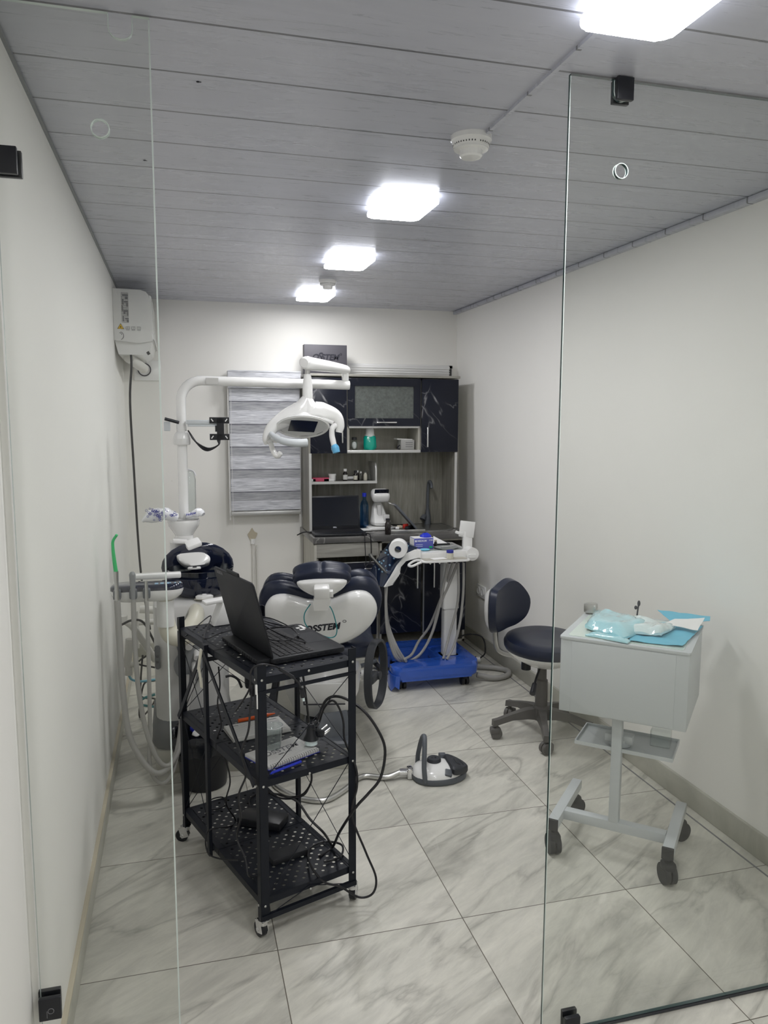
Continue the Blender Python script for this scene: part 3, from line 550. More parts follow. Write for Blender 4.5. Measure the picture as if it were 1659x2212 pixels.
b = B(); b.lathe([(.038, 0), (.046, .02), (.045, .085), (.03, .10)], n=28, sx=1, sy=.8); b.crumple(.006, 30); part('bag', b, 'mint', t)
b = B(); b.lathe([(.026, .07), (.03, .10), (.028, .135), (.022, .145), (.0, .148)], n=20); b.crumple(.004, 30); part('paper_roll', b, 'wpaper', t)
b = B(); b.lathe([(.032, .088), (.034, .098), (.033, .102)], n=20); part('paper_label', b, 'paper', t)
t = thing('glove_carton', 'small pale grey carton with printed front standing in the niche', 'box', (1.525, 5.10, nz))
b = B(); b.box((0, 0, .033), (.095, .09, .066), bev=.001); part('carton', b, 'card', t); b = B(); b.box((-.02, 0, .07), (.11, .085, .008), (0, .04, 0)); part('lid_flap', b, 'paper', t)
b = B()
for k in range(3): b.box((.01, -.046, .02+.014*k), (.05, .001, .004))
part('print', b, 'ink2', t)
b = B(); b.tube([(1.47, 5.06, nz+.03), (1.455, 5.05, nz+.02), (1.45, 5.04, nz+.008), (1.465, 5.045, nz+.003)], .004, 6); solo('cable_tie', b, 'ink', 'dark little wire loop beside the carton in the niche', 'wire')
sz = 1.194
for i, (x, col, w, lab) in enumerate([(.868, 'wpaper', .05, 'white flat carton at the left end of the bottle shelf'), (.93, 'pink', .11, 'pink and white medicine carton lying on the bottle shelf'), (.985, 'wpaper', .07, 'white end carton beside the pink one on the shelf')]):
    b = B(); b.box((x, 5.13, sz+.009+(.003 if i == 1 else 0)), (w, .06, .018 + (.006 if i == 1 else 0)), bev=.001); solo('medicine_carton', b, col, lab, 'box')
t = thing('cream_jar', 'white screw-top cream jar on the bottle shelf', 'jar', (1.02, 5.17, sz)); b = B(); b.lathe([(.024, 0), (.025, .003), (.025, .035)], n=24); part('body', b, 'white', t); b = B(); b.lathe([(.028, .034), (.028, .045), (.026, .047)], n=24); part('lid', b, 'white', t)
bottle('medicine_bottle', (1.105, 5.14, sz), .016, .082, 'amber', 'white', 'tallest dark medicine bottle with white cap on the shelf', 'bottle', .55, 'paper')
b = B(); b.cyl((1.12, 5.2, sz+.013), (1.175, 5.2, sz+.013), .012); solo('ointment_tube', b, 'white', 'white tube lying between the dark bottles on the shelf', 'tube')
bottle('medicine_bottle', (1.175, 5.13, sz), .014, .07, 'amber', 'black', 'dark bottle with black cap and cream label on the shelf', 'bottle', .6, 'ivory')
bottle('medicine_bottle', (1.196, 5.17, sz), .013, .068, 'amber', 'white', 'dark bottle with white cap behind the black-capped one', 'bottle', .6)
bottle('dropper_bottle', (1.215, 5.14, sz), .008, .062, 'cglass', 'white', 'slim clear dropper bottle on the shelf', 'bottle', .4)
bottle('dropper_bottle', (1.247, 5.14, sz), .013, .065, 'ivory', 'cglass', 'cream filled small bottle near the end of the shelf', 'bottle', .5)
bottle('dropper_bottle', (1.277, 5.15, sz), .012, .062, 'cglass', 'cglass', 'clear little bottle against the shelf end board', 'bottle', .4)
# ---------------------------------------------------------------- things on the worktop
wz = .859
t = thing('laptop', 'open black laptop with dark screen on the worktop', 'laptop', (1.01, 4.93, wz), -.03)
b = B(); b.box((0, -.0, .009), (.345, .235, .016), bev=.003); part('base', b, 'black', t)
b = B(); b.box((.0, .03, .0178), (.31, .10, .002)); part('keyboard', b, 'keys', t); b = B(); b.box((0, -.065, .0176), (.10, .06, .001)); part('touchpad', b, 'lid', t)
Ml = T(0, .118, .016) @ Rm(-.16, 'X')
b = B(); b.box((0, .003, .112), (.345, .008, .226), bev=.003, M_=Ml); sc_ = part('lid', b, 'black', t)
b = B(); b.box((0, -.0018, .118), (.325, .001, .195), M_=Ml); part('screen', b, 'scr', t); b = B(); b.text('DELL', .011, Ml @ frame((0, -.0024, .011), (1, 0, 0), (0, 0, 1)), 0, .0004); part('lettering', b, 'inkl', t)
b = B(); b.tube([(-.165, .05, .008), (-.22, .04, .012), (-.27, .0, .0)], .004, 6); part('charging_cord', b, 'cable', t)
t = bottle('water_bottle', (1.235, 5.12, wz), .03, .25, 'bluebottle', 'bluep', 'blue tinted plastic water bottle behind the laptop', 'bottle', .4, None, .10)
t = thing('milling_scanner', 'white tabletop scanner with tilted dark display on the worktop', 'dental device', (1.335, 5.08, wz))
b = B(); b.box((0, 0, .012), (.19, .17, .022), bev=.009); b.box((-.13, -.06, .009), (.10, .06, .014), bev=.006); part('base', b, 'white', t)
b = B(); b.rings([[(-.075, -.075, .02), (.085, -.075, .02), (.085, .07, .02), (-.075, .07, .02)], [(-.075, -.075, .055), (.085, -.075, .055), (.085, .07, .06), (-.075, .07, .06)], [(-.07, -.055, .06), (.078, -.055, .06), (.078, .07, .07), (-.07, .07, .07)], [(-.055, .0, .11), (.055, .0, .11), (.055, .07, .11), (-.055, .07, .11)], [(-.045, .02, .2), (.03, .02, .2), (.03, .07, .2), (-.045, .07, .2)]]); part('housing', b, 'white', t, sub=1)
b = B(); b.cyl((.0, .0, .06), (-.005, .0, .17), .018); b.box((.035, -.04, .085), (.04, .03, .04), bev=.003); part('scanning_stage', b, 'white2', t)
b = B(); b.box((.0, -.01, .235), (.125, .10, .075), (.45, 0, 0), bev=.028, seg=4); part('head', b, 'white', t)
b = B(); b.box((.0, -.047, .255), (.10, .01, .055), (.45, 0, 0), bev=.004); part('display', b, 'scr', t)
bottle('reagent_bottle', (1.325, 4.83, wz), .020, .105, 'amber', 'blackm', 'dark round bottle with wide neck at the worktop edge', 'bottle', .6, None, .1)
t = thing('instrument_case', 'grey metal instrument case with its lid propped open on the worktop', 'case', (1.47, 4.93, wz), -.1)
b = B(); b.box((0, 0, .012), (.25, .16, .024), bev=.002); part('tray', b, 'steel', t)
b = B(); b.box((0, 0, .105), (.215, .155, .014), (0, .85, 0), bev=.003); part('lid', b, 'gdark', t); b = B(); b.box((-.085, 0, .187), (.06, .05, .01), (0, .35, 0), bev=.003); part('latch', b, 'steel', t)
for i, (x, y, m_, s_, lab) in enumerate([(-.09, -.03, 'chrome', (.05, .02, .014), 'silver tool in the open instrument case'), (-.04, -.03, 'stain', (.03, .03, .02), 'brownish tool end in the open instrument case'), (.0, -.035, 'red', (.04, .02, .03), 'red capped item in the open instrument case'), (.02, -.05, 'black', (.10, .025, .018), 'black holder in the open instrument case'), (-.06, -.06, 'wpaper', (.04, .025, .014), 'white crumpled tissue in the open instrument case')]):
    p = MW[t.name] @ Vector((x, y, .026+s_[2]/2)); b = B(); b.box(p, s_, (0, 0, .3*i), bev=.004); solo('small_tool' if i < 4 else 'tissue', b, m_, lab, 'tool' if i < 4 else 'tissue')
b = B(); p = W(792, 1160, Y=4.84); b.tube([(1.16, 4.83, .866), (1.19, 4.79, .872), (1.20, 4.785, .80), (1.195, 4.78, .70), (1.16, 4.78, .66)], .0035, 6); b.tube([(1.14, 4.82, .868), (1.155, 4.79, .87), (1.16, 4.785, .78), (1.165, 4.78, .66)], .0025, 6); b.box((1.14, 4.84, .868), (.07, .04, .018), bev=.004); solo('adapter_cable', b, 'cable', 'black adapter and thin wires hanging over the worktop edge beside the laptop', 'cable')
# ================================================================ delivery cart (blue wrapped base)
t = thing('delivery_cart', 'white dental delivery cart with tilted control panel and blue wrapped base', 'dental cart', (1.47, 4.47, 0))
def P_(b, name, m, **k): return part(name, b, m, t, True, **k)
b = B(); b.prism(rrect(1.20, 4.22, 1.74, 4.37, .05), .085, T(0, 0, .062), bev=.028, seg=4); b.prism(rrect(1.25, 4.62, 1.76, 4.77, .05), .085, T(0, 0, .062), bev=.028, seg=4); b.prism(rrect(1.54, 4.26, 1.76, 4.74, .05), .07, T(0, 0, .07), bev=.02, seg=3)
P_(b, 'base', 'blue')
for x0, y0, s in ((1.20, 4.22, 1), (1.25, 4.62, 1)):
    b = B()
    pts = [(x0+.035, y0-.003), (x0+.012, y0+.004), (x0-.004, y0+.03), (x0-.008, y0+.075), (x0-.004, y0+.12), (x0+.03, y0+.154)]
    b.rings([[(x, y, .10) for x, y in pts]+[(x+.004, y+.004, .10) for x, y in pts[::-1]], [(x-.006, y, .02+.02*math.sin(i*2.1)) for i, (x, y) in enumerate(pts)]+[(x-.002, y+.004, .02+.02*math.sin(i*2.1)) for i, (x, y) in list(enumerate(pts))[::-1]]])
    P_(b, 'film_skirt', 'blue')
for x, y in ((1.265, 4.285), (1.66, 4.265), (1.31, 4.70), (1.69, 4.70)):
    b = B()
    for dx in (-.014, .014): b.cyl((x+dx-.009, y, .027), (x+dx+.009, y, .027), .027, n=20)
    b.box((x, y, .05), (.03, .04, .03), bev=.005); P_(b, 'caster', 'black')
b = B(); b.prism(rrect(-.043, -.035, .043, .035, .015), .37, T(1.622, 4.45, .125)); b.prism(rrect(-.06, -.045, .055, .045, .015), .012, T(1.622, 4.45, .128)); P_(b, 'column', 'white2')
b = B(); b.prism(rrect(-.052, -.042, .052, .042, .015), .32, T(1.622, 4.45, .44)); P_(b, 'column_sleeve', 'white')
b = B(); b.prism(rrect(1.36, 4.36, 1.73, 4.74, .03), .048, T(0, 0, .762), bev=.012, seg=3); P_(b, 'table', 'white')
b = B(); b.prism(rrect(1.41, 4.42, 1.70, 4.71, .02), .004, T(0, 0, .809)); P_(b, 'tray_mat', 'gtray')
# side shell and tilted panel : profile in x,z extruded in y
pf = [(1.40, .832), (1.36, .838), (1.305, .815), (1.245, .745), (1.205, .675), (1.165, .618), (1.175, .612), (1.225, .625), (1.262, .70), (1.275, .715), (1.262, .735), (1.30, .775), (1.36, .79), (1.40, .775)]
Mxz = lambda y: Matrix(((1, 0, 0, 0), (0, 0, 1, y), (0, 1, 0, 0), (0, 0, 0, 1)))
for y_ in (4.34, 4.66): b = B(); b.prism(pf, .05, Mxz(y_), bev=.008); P_(b, 'side_shell', 'white')
pn = [(1.38, .846), (1.35, .848), (1.295, .822), (1.236, .752), (1.196, .682), (1.152, .618), (1.172, .612), (1.215, .672), (1.255, .74), (1.31, .805), (1.36, .826)]
b = B(); b.prism(pn, .36, Mxz(4.345), bev=.006); P_(b, 'control_panel', 'scrn')
Mp = frame((1.33, 4.36, .8425), (1, 0, .46), (0, 1, 0)); Mq = frame((1.265, 4.36, .788), (.65, 0, .76), (0, 1, 0)); Mr = frame((1.21, 4.36, .708), (.5, 0, .86), (0, 1, 0))
b = B(); random.seed(3)
for Mm, xs in ((Mp, (-.015, .01)), (Mq, (-.02, .0, .02)), (Mr, (-.03, -.01, .01, .03))):
    for x in xs:
        for y in (.05, .11, .2, .27):
            if random.random() < .7:
                b = B(); b.box((x, y+random.uniform(-.01, .01), .0015), (.009, random.choice((.016, .03)), .001), M_=Mm); P_(b, 'lit_button', 'lcd')
b = B(); b.tube([(1.372, 4.34, .770), (1.33, 4.31, .765), (1.305, 4.29, .752), (1.32, 4.275, .748), (1.36, 4.29, .758), (1.40, 4.31, .768)], .0075, 8, 5, True); P_(b, 'handle_loop', 'white')
b = B(); b.prism(rrect(1.385, 4.265, 1.69, 4.36, .02), .012, T(0, 0, .764), bev=.004); P_(b, 'handle_tray', 'white')
b = B(); b.prism(rrect(1.40, 4.275, 1.675, 4.35, .015), .003, T(0, 0, .776)); P_(b, 'tray_liner', 'beige')
b = B(); b.cyl((1.735, 4.35, .79), (1.735, 4.45, .79), .04, n=28); b.box((1.73, 4.345, .78), (.045, .012, .02)); P_(b, 'swivel_hub', 'white')
b = B(); b.box((1.732, 4.44, .865), (.06, .03, .12), bev=.006); b.box((1.725, 4.43, .935), (.095, .012, .10), (0, .12, -.15), bev=.003); b.box((1.675, 4.43, .912), (.055, .012, .018), (0, .35, 0), bev=.003); P_(b, 'holder_bracket', 'white')
b = B()
for i in range(4): b.box((1.575+i*.033, 4.33, .752), (.014, .02, .014), bev=.002)
P_(b, 'hose_clip', 'blackm')
b = B()
for x in (1.44, 1.50, 1.545): b.prism([(0, 0), (.03, 0), (.03, -.012), (.022, -.025)], .006, Mxz(4.35) @ T(x, .762, 0))
P_(b, 'hook', 'white')
for i in range(4):
    dx = i*.011; b = B()
    pts = [(1.19+dx, 4.36+.05*i, .62), (1.185+dx, 4.36+.04*i, .50), (1.19+dx, 4.35+.03*i, .36), (1.215+dx, 4.35, .25), (1.25+dx*1.3, 4.34, .17)]
    pts += [(1.32, 4.37, .135), (1.42, 4.40, .17), (1.50, 4.42, .29), (1.545, 4.42, .45), (1.57+.02*i, 4.40, .62), (1.575+i*.033, 4.35, .75)] if i in (0, 2) else ([(1.35, 4.38, .17), (1.44, 4.5, .22), (1.52, 4.5, .33), (1.59, 4.42, .6), (1.575+i*.033, 4.35, .75)] if i == 1 else [(1.30, 4.31, .16)])
    b.tube(pts, .0085, 8); P_(b, 'instrument_hose', 'hose')
b = B(); b.tube([(1.675, 4.35, .75), (1.68, 4.36, .55), (1.66, 4.36, .35), (1.62, 4.35, .22), (1.56, 4.31, .15)], .0085, 8); P_(b, 'instrument_hose', 'hose')
b = B(); b.tube([(1.64, 4.35, .75), (1.65, 4.37, .5), (1.60, 4.37, .3), (1.545, 4.33, .15)], .0085, 8); P_(b, 'instrument_hose', 'hose')
b = B(); b.tube([(1.755, 4.50, .05), (1.86, 4.49, .022), (1.95, 4.45, .018), (2.0, 4.38, .018), (1.96, 4.30, .018), (1.86, 4.27, .018), (1.755, 4.30, .04)], .017, 12); P_(b, 'supply_hose', 'hose')
b = B(); b.tube([(1.20, 4.66, .06), (1.08, 4.60, .055), (.98, 4.45, .12)], .014, 10); P_(b, 'supply_hose', 'gdark')
for i, y in enumerate((4.40, 4.46)):
    p0 = Vector((1.215, y, .675)); p1 = Vector((1.10+.01*i, y-.01, .80-.01*i)); b = B()
    b.tube([p0, p0.lerp(p1, .5), p0.lerp(p1, .85), p1], [.009, .008, .006, .009], 12, 1); b.tube([p1, p1+Vector((-.006, 0, .012))], .008, 10, 1); P_(b, 'handpiece', 'steel')
# things on the delivery cart
t = thing('paper_roll', 'white toilet paper roll resting on the control panel of the cart', 'paper roll', (1.262, 4.36, .845))
Mroll = Matrix.Translation((0, 0, -.0)) @ Rm(-.35, 'Z') @ Rm(PI/2, 'X')
b = B(); b.lathe([(.020, -.045), (.052, -.045), (.055, -.04), (.055, .04), (.052, .045), (.020, .045), (.020, -.045)], n=36, M_=Mroll, cap=False); part('paper', b, 'wpaper', t); b = B(); b.lathe([(.0195, -.046), (.021, -.046), (.021, .046), (.0195, .046), (.0195, -.046)], n=28, M_=Mroll, cap=False); part('cardboard_core', b, 'card', t)
tz = .814
t = thing('glove_box', 'violet and white disposable glove box on the delivery cart', 'box', (1.455, 4.51, tz), .02)
b = B(); b.box((0, 0, .034), (.125, .09, .068), bev=.001); b.mi = 1; b.box((0, 0, .0692), (.123, .088, .001)); b.box((-.0628, .0, .034), (.001, .085, .064)); part('carton', b, ['violet', 'wpaper'], t)
b = B(); b.text('MEDIUM', .016, frame((-.012, -.0458, .052), (1, 0, 0), (0, 0, 1)), 0, .0003); b.box((-.052, -.0458, .052), (.012, .001, .012)); b.text('LTEX', .011, frame((.047, -.0458, .055), (1, 0, 0), (0, 0, 1)), 0, .0003)
for k in range(2): b.box((-.03, -.0458, .03-.011*k), (.045, .001, .0025))
b.mi = 1; b.box((.045, -.0458, .012), (.02, .001, .01)); part('print', b, ['inkl', 'green'], t)
b = B(); b.lathe([(.036, 0), (.034, .008), (.024, .014), (.012, .022), (0, .026)], n=20); b._x(list(b.bm.verts), T(1.48, 4.51, tz+.071)); b.crumple(.008, 40); solo('rubber_glove', b, 'bluep', 'blue rubber glove sticking out of the violet glove box', 'glove')
bottle('glass_vial', (1.555, 4.53, tz), .010, .045, 'amber', 'stain', 'tiny amber vial beside the violet glove box', 'vial', .6)
t = thing('paper_sheet_case', 'dark flat case with white tilted paper card on the cart', 'case', (1.60, 4.63, tz)); b = B(); b.box((0, 0, .006), (.14, .10, .010), bev=.002); part('case', b, 'gdark2', t); b = B(); b.prism([(-.05, -.04), (.05, -.04), (-.02, .04)], .002, Rm(.5, 'X') @ T(0, 0, .035)); part('paper_card', b, 'wpaper', t)
t = thing('instrument_dish', 'shallow clear dish with shiny instruments on the grey cart mat', 'dish', (1.60, 4.46, tz)); b = B(); b.lathe([(.05, 0), (.062, .010), (.06, .010), (.048, .002), (0, .002)], n=30, sx=1.25); part('dish', b, 'gtray', t)
b = B(); b.tube([(-.03, 0, .01), (.03, .01, .012), (.06, .015, .016)], .003, 6); b.tube([(-.04, -.01, .008), (.02, -.015, .012)], .003, 6); part('instrument', b, 'chrome', t)
b = B(); b.box((1.395, 4.40, tz+.003), (.06, .012, .006), (0, 0, -.5), bev=.002); solo('metal_forceps', b, 'chrome', 'little metal forceps at the left edge of the cart table', 'forceps')
b = B(); b.lathe([(.02, 0), (.026, .005), (.018, .009), (0, .010)], (1.45, 4.43, tz), 20, sx=1.4); solo('blue_mixing_dish', b, 'drape', 'light blue mixing dish in front of the violet glove box', 'dish')
t = thing('powder_jar', 'cream jar with blue screw lid on the lower cart tray', 'jar', (1.57, 4.305, .779)); b = B(); b.lathe([(.020, 0), (.021, .003), (.021, .034), (.018, .037)], n=24); part('body', b, 'ivory', t); b = B(); b.lathe([(.0215, .036), (.0215, .050), (.019, .051)], n=24); part('lid', b, 'navyink', t)
b = B(); b.box((1.50, 4.31, .7805), (.09, .055, .0015), (0, 0, .15)); solo('paper_slip', b, 'wpaper', 'white paper slip beside the blue-lidded jar', 'paper')
# ================================================================ stool
t = thing('stool', 'navy padded dentist stool on a grey five-star base by the right wall', 'stool', (1.77, 3.46, 0))
for k in range(5):
    a = math.radians(-110+72*k); c, s = math.cos(a), math.sin(a); Ma = Rm(a, 'Z')
    b = B(); b.rings([[(x, w*sy, z+h*sz_) for sy, sz_ in ((-1, -1), (1, -1), (.8, 1), (-.8, 1))] for x, w, z, h in ((.02, .028, .115, .030), (.08, .024, .118, .024), (.16, .018, .108, .016), (.235, .017, .088, .014), (.262, .017, .082, .016))], M_=Ma); lg = part('leg', b, 'greypl', t, sub=0)
    b = B(); b.cyl((.243, 0, .05), (.243, 0, .08), .010, n=12, M_=Ma)
    Mb = Ma @ T(.243, .0, .03) @ Rm(.5+k, 'Z')
    for dx in (-.012, .012): b.cyl((dx-.009, 0, 0), (dx+.009, 0, 0), .029, n=20, M_=Mb)
    b.box((0, .008, .012), (.05, .045, .03), bev=.008, M_=Mb); cs = part('caster', b, 'greypl', t)
b = B(); b.lathe([(.045, .085), (.045, .14), (.038, .15), (.032, .155), (.030, .29), (.024, .295), (.023, .37)], n=24); part('gas_column', b, 'greypl', t)
Ms = T(.0, 0, 0) @ Rm(.06, 'X')
b = B(); b.lathe([(.06, .375), (.10, .39), (.17, .43), (.198, .455), (.203, .465), (.19, .47)], n=44, M_=Ms); part('seat_shell', b, 'white', t)
b = B(); b.lathe([(.198, .462), (.208, .475), (.210, .495), (.200, .515), (.175, .525), (.12, .518), (.0, .512)], n=44, M_=Ms); part('seat', b, 'navy', t)
b = B(); b.cyl((-.10, -.02, .36), (-.10, -.02, .40), .024, n=16); part('adjusting_knob', b, 'black', t)
b = B(); b.tube([(-.03, -.05, .39), (-.09, -.12, .35), (-.13, -.17, .315)], [.006, .006], 8); b.tube([(-.115, -.15, .328), (-.145, -.19, .295)], [.012, .015], 10, 1); part('height_lever', b, 'black', t)
b = B(); b.tube([(-.08, .08, .40), (-.15, .13, .40), (-.185, .16, .44), (-.195, .165, .60)], .009, 8, flat=1.6); part('back_bar', b, 'steel', t)
# backrest: faces local direction fd
fd = Vector((.52, -.85, 0)).normalized(); rt = Vector((0, 0, 1)).cross(fd)
Mbk = Matrix((rt, Vector((0, 0, 1)), fd)).transposed().to_4x4(); Mbk.translation = Vector((-.185, .11, .665))
ol = [(-.170, .00), (-.165, .06), (-.14, .105), (-.09, .115), (-.04, .128), (.02, .14), (.08, .125), (.135, .075), (.165, .02), (.160, -.04), (.13, -.085), (.07, -.112), (.0, -.118), (-.07, -.122), (-.13, -.112), (-.16, -.06)]
def pad(b, ol, z0, z1, sc0, sc1, curve=.5, M_=None):
    L = catmull([(x, y, 0) for x, y in ol], 3, True); k = [(z0, sc0*.93), (z0+(z1-z0)*.2, sc0), (z0+(z1-z0)*.6, (sc0+sc1)/2), (z1, sc1), (z1+.004, sc1*.85), (z1+.002, sc1*.5)]
    b.rings([[(p.x*s, p.y*s, z+curve*(p.x*s)**2) for p in L] for z, s in k], True, True, M_)
b = B(); pad(b, ol, -.035, .0, .80, .985, 1.3, Mbk); part('back_shell', b, 'white', t)
b = B(); pad(b, ol, .0, .045, 1.0, .93, 1.3, Mbk); part('backrest', b, 'navy', t)
# ================================================================ cabinet cart with glass top
a_ = math.atan2(-.283, .304)
t = thing('instrument_cart', 'pale grey closed box cart with greenish glass top behind the right pane', 'medical cart', (1.33, 2.46, 0), a_)
w, d = .44, .41
b = B(); b.box((w/2, d/2, .685), (w, d, .272), bev=.003); part('box', b, 'wmetal', t)
b = B(); b.box((w/2, -.002, .685), (w-.085, .004, .262), bev=.001); part('front_panel', b, 'wmetal', t)
b = B(); b.prism(rrect(-.004, -.004, w+.004, d+.004, .012), .010, T(0, 0, .820), bev=.003); part('top_frame', b, 'wmetal', t)
b = B(); b.prism(rrect(.022, .018, w-.022, d-.02, .01), .003, T(0, 0, .829)); part('glass_top', b, 'wtop', t)
b = B(); b.box((.20, .075, .34), (.036, .036, .42), bev=.003); part('post', b, 'wmetal', t)
cx0, cx1, cyf, cyb = .0, .405, -.03, .33
b = B(); b.box((.2, .075, .118), (.37, .036, .036), bev=.002); part('cross_bar', b, 'wmetal', t)
for x in (cx0, cx1):
    b = B(); b.box((x, .15, .12), (.038, .37, .038), bev=.003); ft = part('base_rail', b, 'wmetal', t)
    b = B(); b.box((x, -.037, .119), (.040, .012, .042), bev=.002); e_ = part('end_cap', b, 'blackm', t)
    for y, an in ((-.018, .6), (.305, -.7)):
        b = B(); Mk = T(x, y, .037) @ Rm(an, 'Z')
        for dx in (-.012, .012): b.cyl((dx-.009, 0, 0), (dx+.009, 0, 0), .037, n=24, M_=Mk)
        b.box((0, -.004, .028), (.044, .05, .035), bev=.01, M_=Mk); b.cyl((0, 0, .03), (0, 0, .066), .008, M_=Mk); part('caster', b, 'blackm', t)
b = B(); b.box((.22, .165, .405), (.345, .19, .004))
for c, s in (((.22, .07, .410), (.345, .004, .014)), ((.22, .26, .410), (.345, .004, .014)), ((.0475, .165, .410), (.004, .19, .014)), ((.3925, .165, .410), (.004, .19, .014))): b.box(c, s)
part('lower_tray', b, 'wmetal', t)
b = B(); b.box((.335, .20, .438), (.07, .06, .06), bev=.003); part('plastic_block', b, 'cglass', t)
b = B(); b.cyl((.2, .13, .41), (.2, .13, .44), .04); b.box((.2, .12, .44), (.10, .045, .03), bev=.003); part('clamp_block', b, 'wmetal', t)
Mc = MW[t.name]; tz = .833
def oncart(b, name, m, label, cat): b._x(list(b.bm.verts), Mc @ T(0, 0, tz)); return solo(name, b, m, label, cat)
def sheet(pts, th, nx=14, ny=9, amp=.012, seed=0, puff=.0):
    """wrinkled sheet spanning four corners"""
    b = B(); p = [Vector(q) for q in pts]; g = []
    for j in range(ny+1):
        r = []
        for i in range(nx+1):
            u, v = i/nx, j/ny; q = (p[0]*(1-u)+p[1]*u)*(1-v)+(p[3]*(1-u)+p[2]*u)*v; e = min(u, 1-u, v, 1-v)
            n_ = noise.noise(Vector((q.x*14+seed, q.y*14, seed)))
            q = q+Vector((0, 0, abs(n_)*amp+puff*min(1, e*5)**.5)); r.append(b.bm.verts.new(q))
        g.append(r)
    for j in range(ny):
        for i in range(nx): b.face((g[j][i], g[j][i+1], g[j+1][i+1], g[j+1][i]))
    nv = thicken(b.bm, Vector((0, 0, -th)))
    for v in nv: v.co.z = max(v.co.z-puff*.4, min(v.co.z, pts[0][2]-th)) if puff else v.co.z
    return b
oncart(sheet([(.235, .03, .003), (.41, .045, .003), (.445, .36, .004), (.20, .33, .004)], .0015, amp=.008, seed=4), 'surgical_drape', 'drape', 'blue surgical drape spread under the pouches on the box cart', 'drape')
oncart(sheet([(.33, .36, .008), (.47, .34, .03), (.465, .415, .03), (.27, .43, .03)], .0015, amp=.01, seed=9), 'surgical_drape', 'drape', 'folded blue drape corner at the back right of the box cart', 'drape')
oncart(sheet([(.31, .25, .022), (.44, .22, .020), (.455, .30, .05), (.35, .31, .03)], .001, amp=.006, seed=2), 'paper_wrap', 'wpaper', 'white folded paper on the blue drape of the box cart', 'paper')
oncart(sheet([(.06, .11, .008), (.22, .02, .012), (.285, .27, .012), (.045, .36, .008)], .002, amp=.026, seed=1, puff=.026), 'sterile_pouch', 'pouch', 'large shiny pale blue sterilisation pouch on the left of the cart top', 'pouch')
oncart(sheet([(.20, .10, .012), (.33, .12, .010), (.36, .26, .010), (.20, .30, .014)], .002, amp=.024, seed=6, puff=.02), 'sterile_pouch', 'pouchw', 'clear crinkled pouch lying over the blue drape', 'pouch')
oncart(sheet([(.08, .03, .003), (.235, -.002, .003), (.24, .03, .003), (.09, .075, .003)], .002, amp=.008, seed=11, puff=.01), 'sterile_pouch', 'pouch', 'small narrow blue pouch at the front edge of the cart top', 'pouch')
b = B(); b.cyl((.01, .40, 0), (.01, .40, .03), .022); b.box((.02, .38, .02), (.05, .05, .04), bev=.01); oncart(b, 'cotton_dispenser', 'steel', 'small metal dispenser at the far left corner of the cart top', 'dispenser')
b = B(); b.cyl((.20, .38, .0), (.205, .38, .055), .003); b.ell((.206, .38, .06), (.006, .006, .012)); b.ell((.195, .38, .042), (.006, .006, .008)); oncart(b, 'dental_bur', 'ink', 'tiny dark instrument tip sticking up behind the pouches', 'instrument')
# ================================================================ foot pedal
t = thing('foot_pedal', 'white and grey round foot control with upright loop handle on the floor', 'foot pedal', (1.10, 3.14, 0), -.15)
ol = [(-.12, 0), (-.10, .07), (-.03, .098), (.06, .085), (.115, .04), (.13, -.01), (.11, -.05), (.05, -.09), (-.04, -.098), (-.10, -.065)]
L = catmull([(x, y, 0) for x, y in ol], 4, True)
b = B(); b.rings([[(p.x*s, p.y*s, z) for p in L] for z, s in ((.001, .96), (.006, 1), (.022, 1.0), (.028, .97))]); part('base', b, 'gdark', t)
b = B(); b.rings([[(p.x*s-.004, p.y*s, z) for p in L] for z, s in ((.024, .955), (.035, .93), (.05, .82), (.062, .62), (.068, .4), (.069, .1))]); part('cover', b, 'white', t)
Lp = catmull([(.05, .075, 0), (.10, .055, 0), (.137, .0, 0), (.115, -.045, 0), (.06, -.085, 0), (.045, -.03, 0), (.04, .03, 0)], 4, True)
b = B(); b.rings([[(p.x*s+.09*(1-s), p.y*s, z-(p.x-.09)*.25) for p in Lp] for z, s in ((.035, .96), (.042, 1.02), (.06, 1.0), (.066, .9), (.067, .6), (.064, .55), (.064, .3), (.067, .28))]); part('pedal_plate', b, 'gdark2', t)
b = B(); b.lathe([(.030, .060), (.032, .066), (.032, .078), (.028, .084), (.012, .085), (.008, .08), (0, .08)], (-.015, .015, 0), 28); part('joystick_knob', b, 'gdark2', t)
b = B(); b.box((.035, .075, .062), (.032, .03, .026), (0, .1, .2), bev=.004); part('button', b, 'gdark', t); b = B(); b.box((.035, -.07, .047), (.032, .034, .02), (.5, .2, -.1), bev=.004); part('button', b, 'gdark', t)
b = B(); b.tube([(-.07, -.085, .015), (-.075, -.075, .08), (-.068, -.04, .165), (-.063, .0, .195), (-.068, .04, .165), (-.078, .075, .08), (-.08, .08, .03)], .011, 10, flat=.8); part('loop_handle', b, 'gdark', t)
b = B(); b.box((-.128, 0, .026), (.028, .045, .05), bev=.008); b.cyl((-.135, 0, .028), (-.175, 0, .03), .015); part('hose_coupling', b, 'chrome', t)
b = B(); b.tube([Vector((.935, 3.165, .030)), Vector((.86, 3.16, .016)), Vector((.76, 3.20, .014)), Vector((.66, 3.10, .013)), Vector((.56, 3.03, .012)), Vector((.46, 3.08, .012)), Vector((.38, 3.2, .012)), Vector((.36, 3.35, .02))], .012, 10); part('armoured_hose', b, 'zinc', t, True)
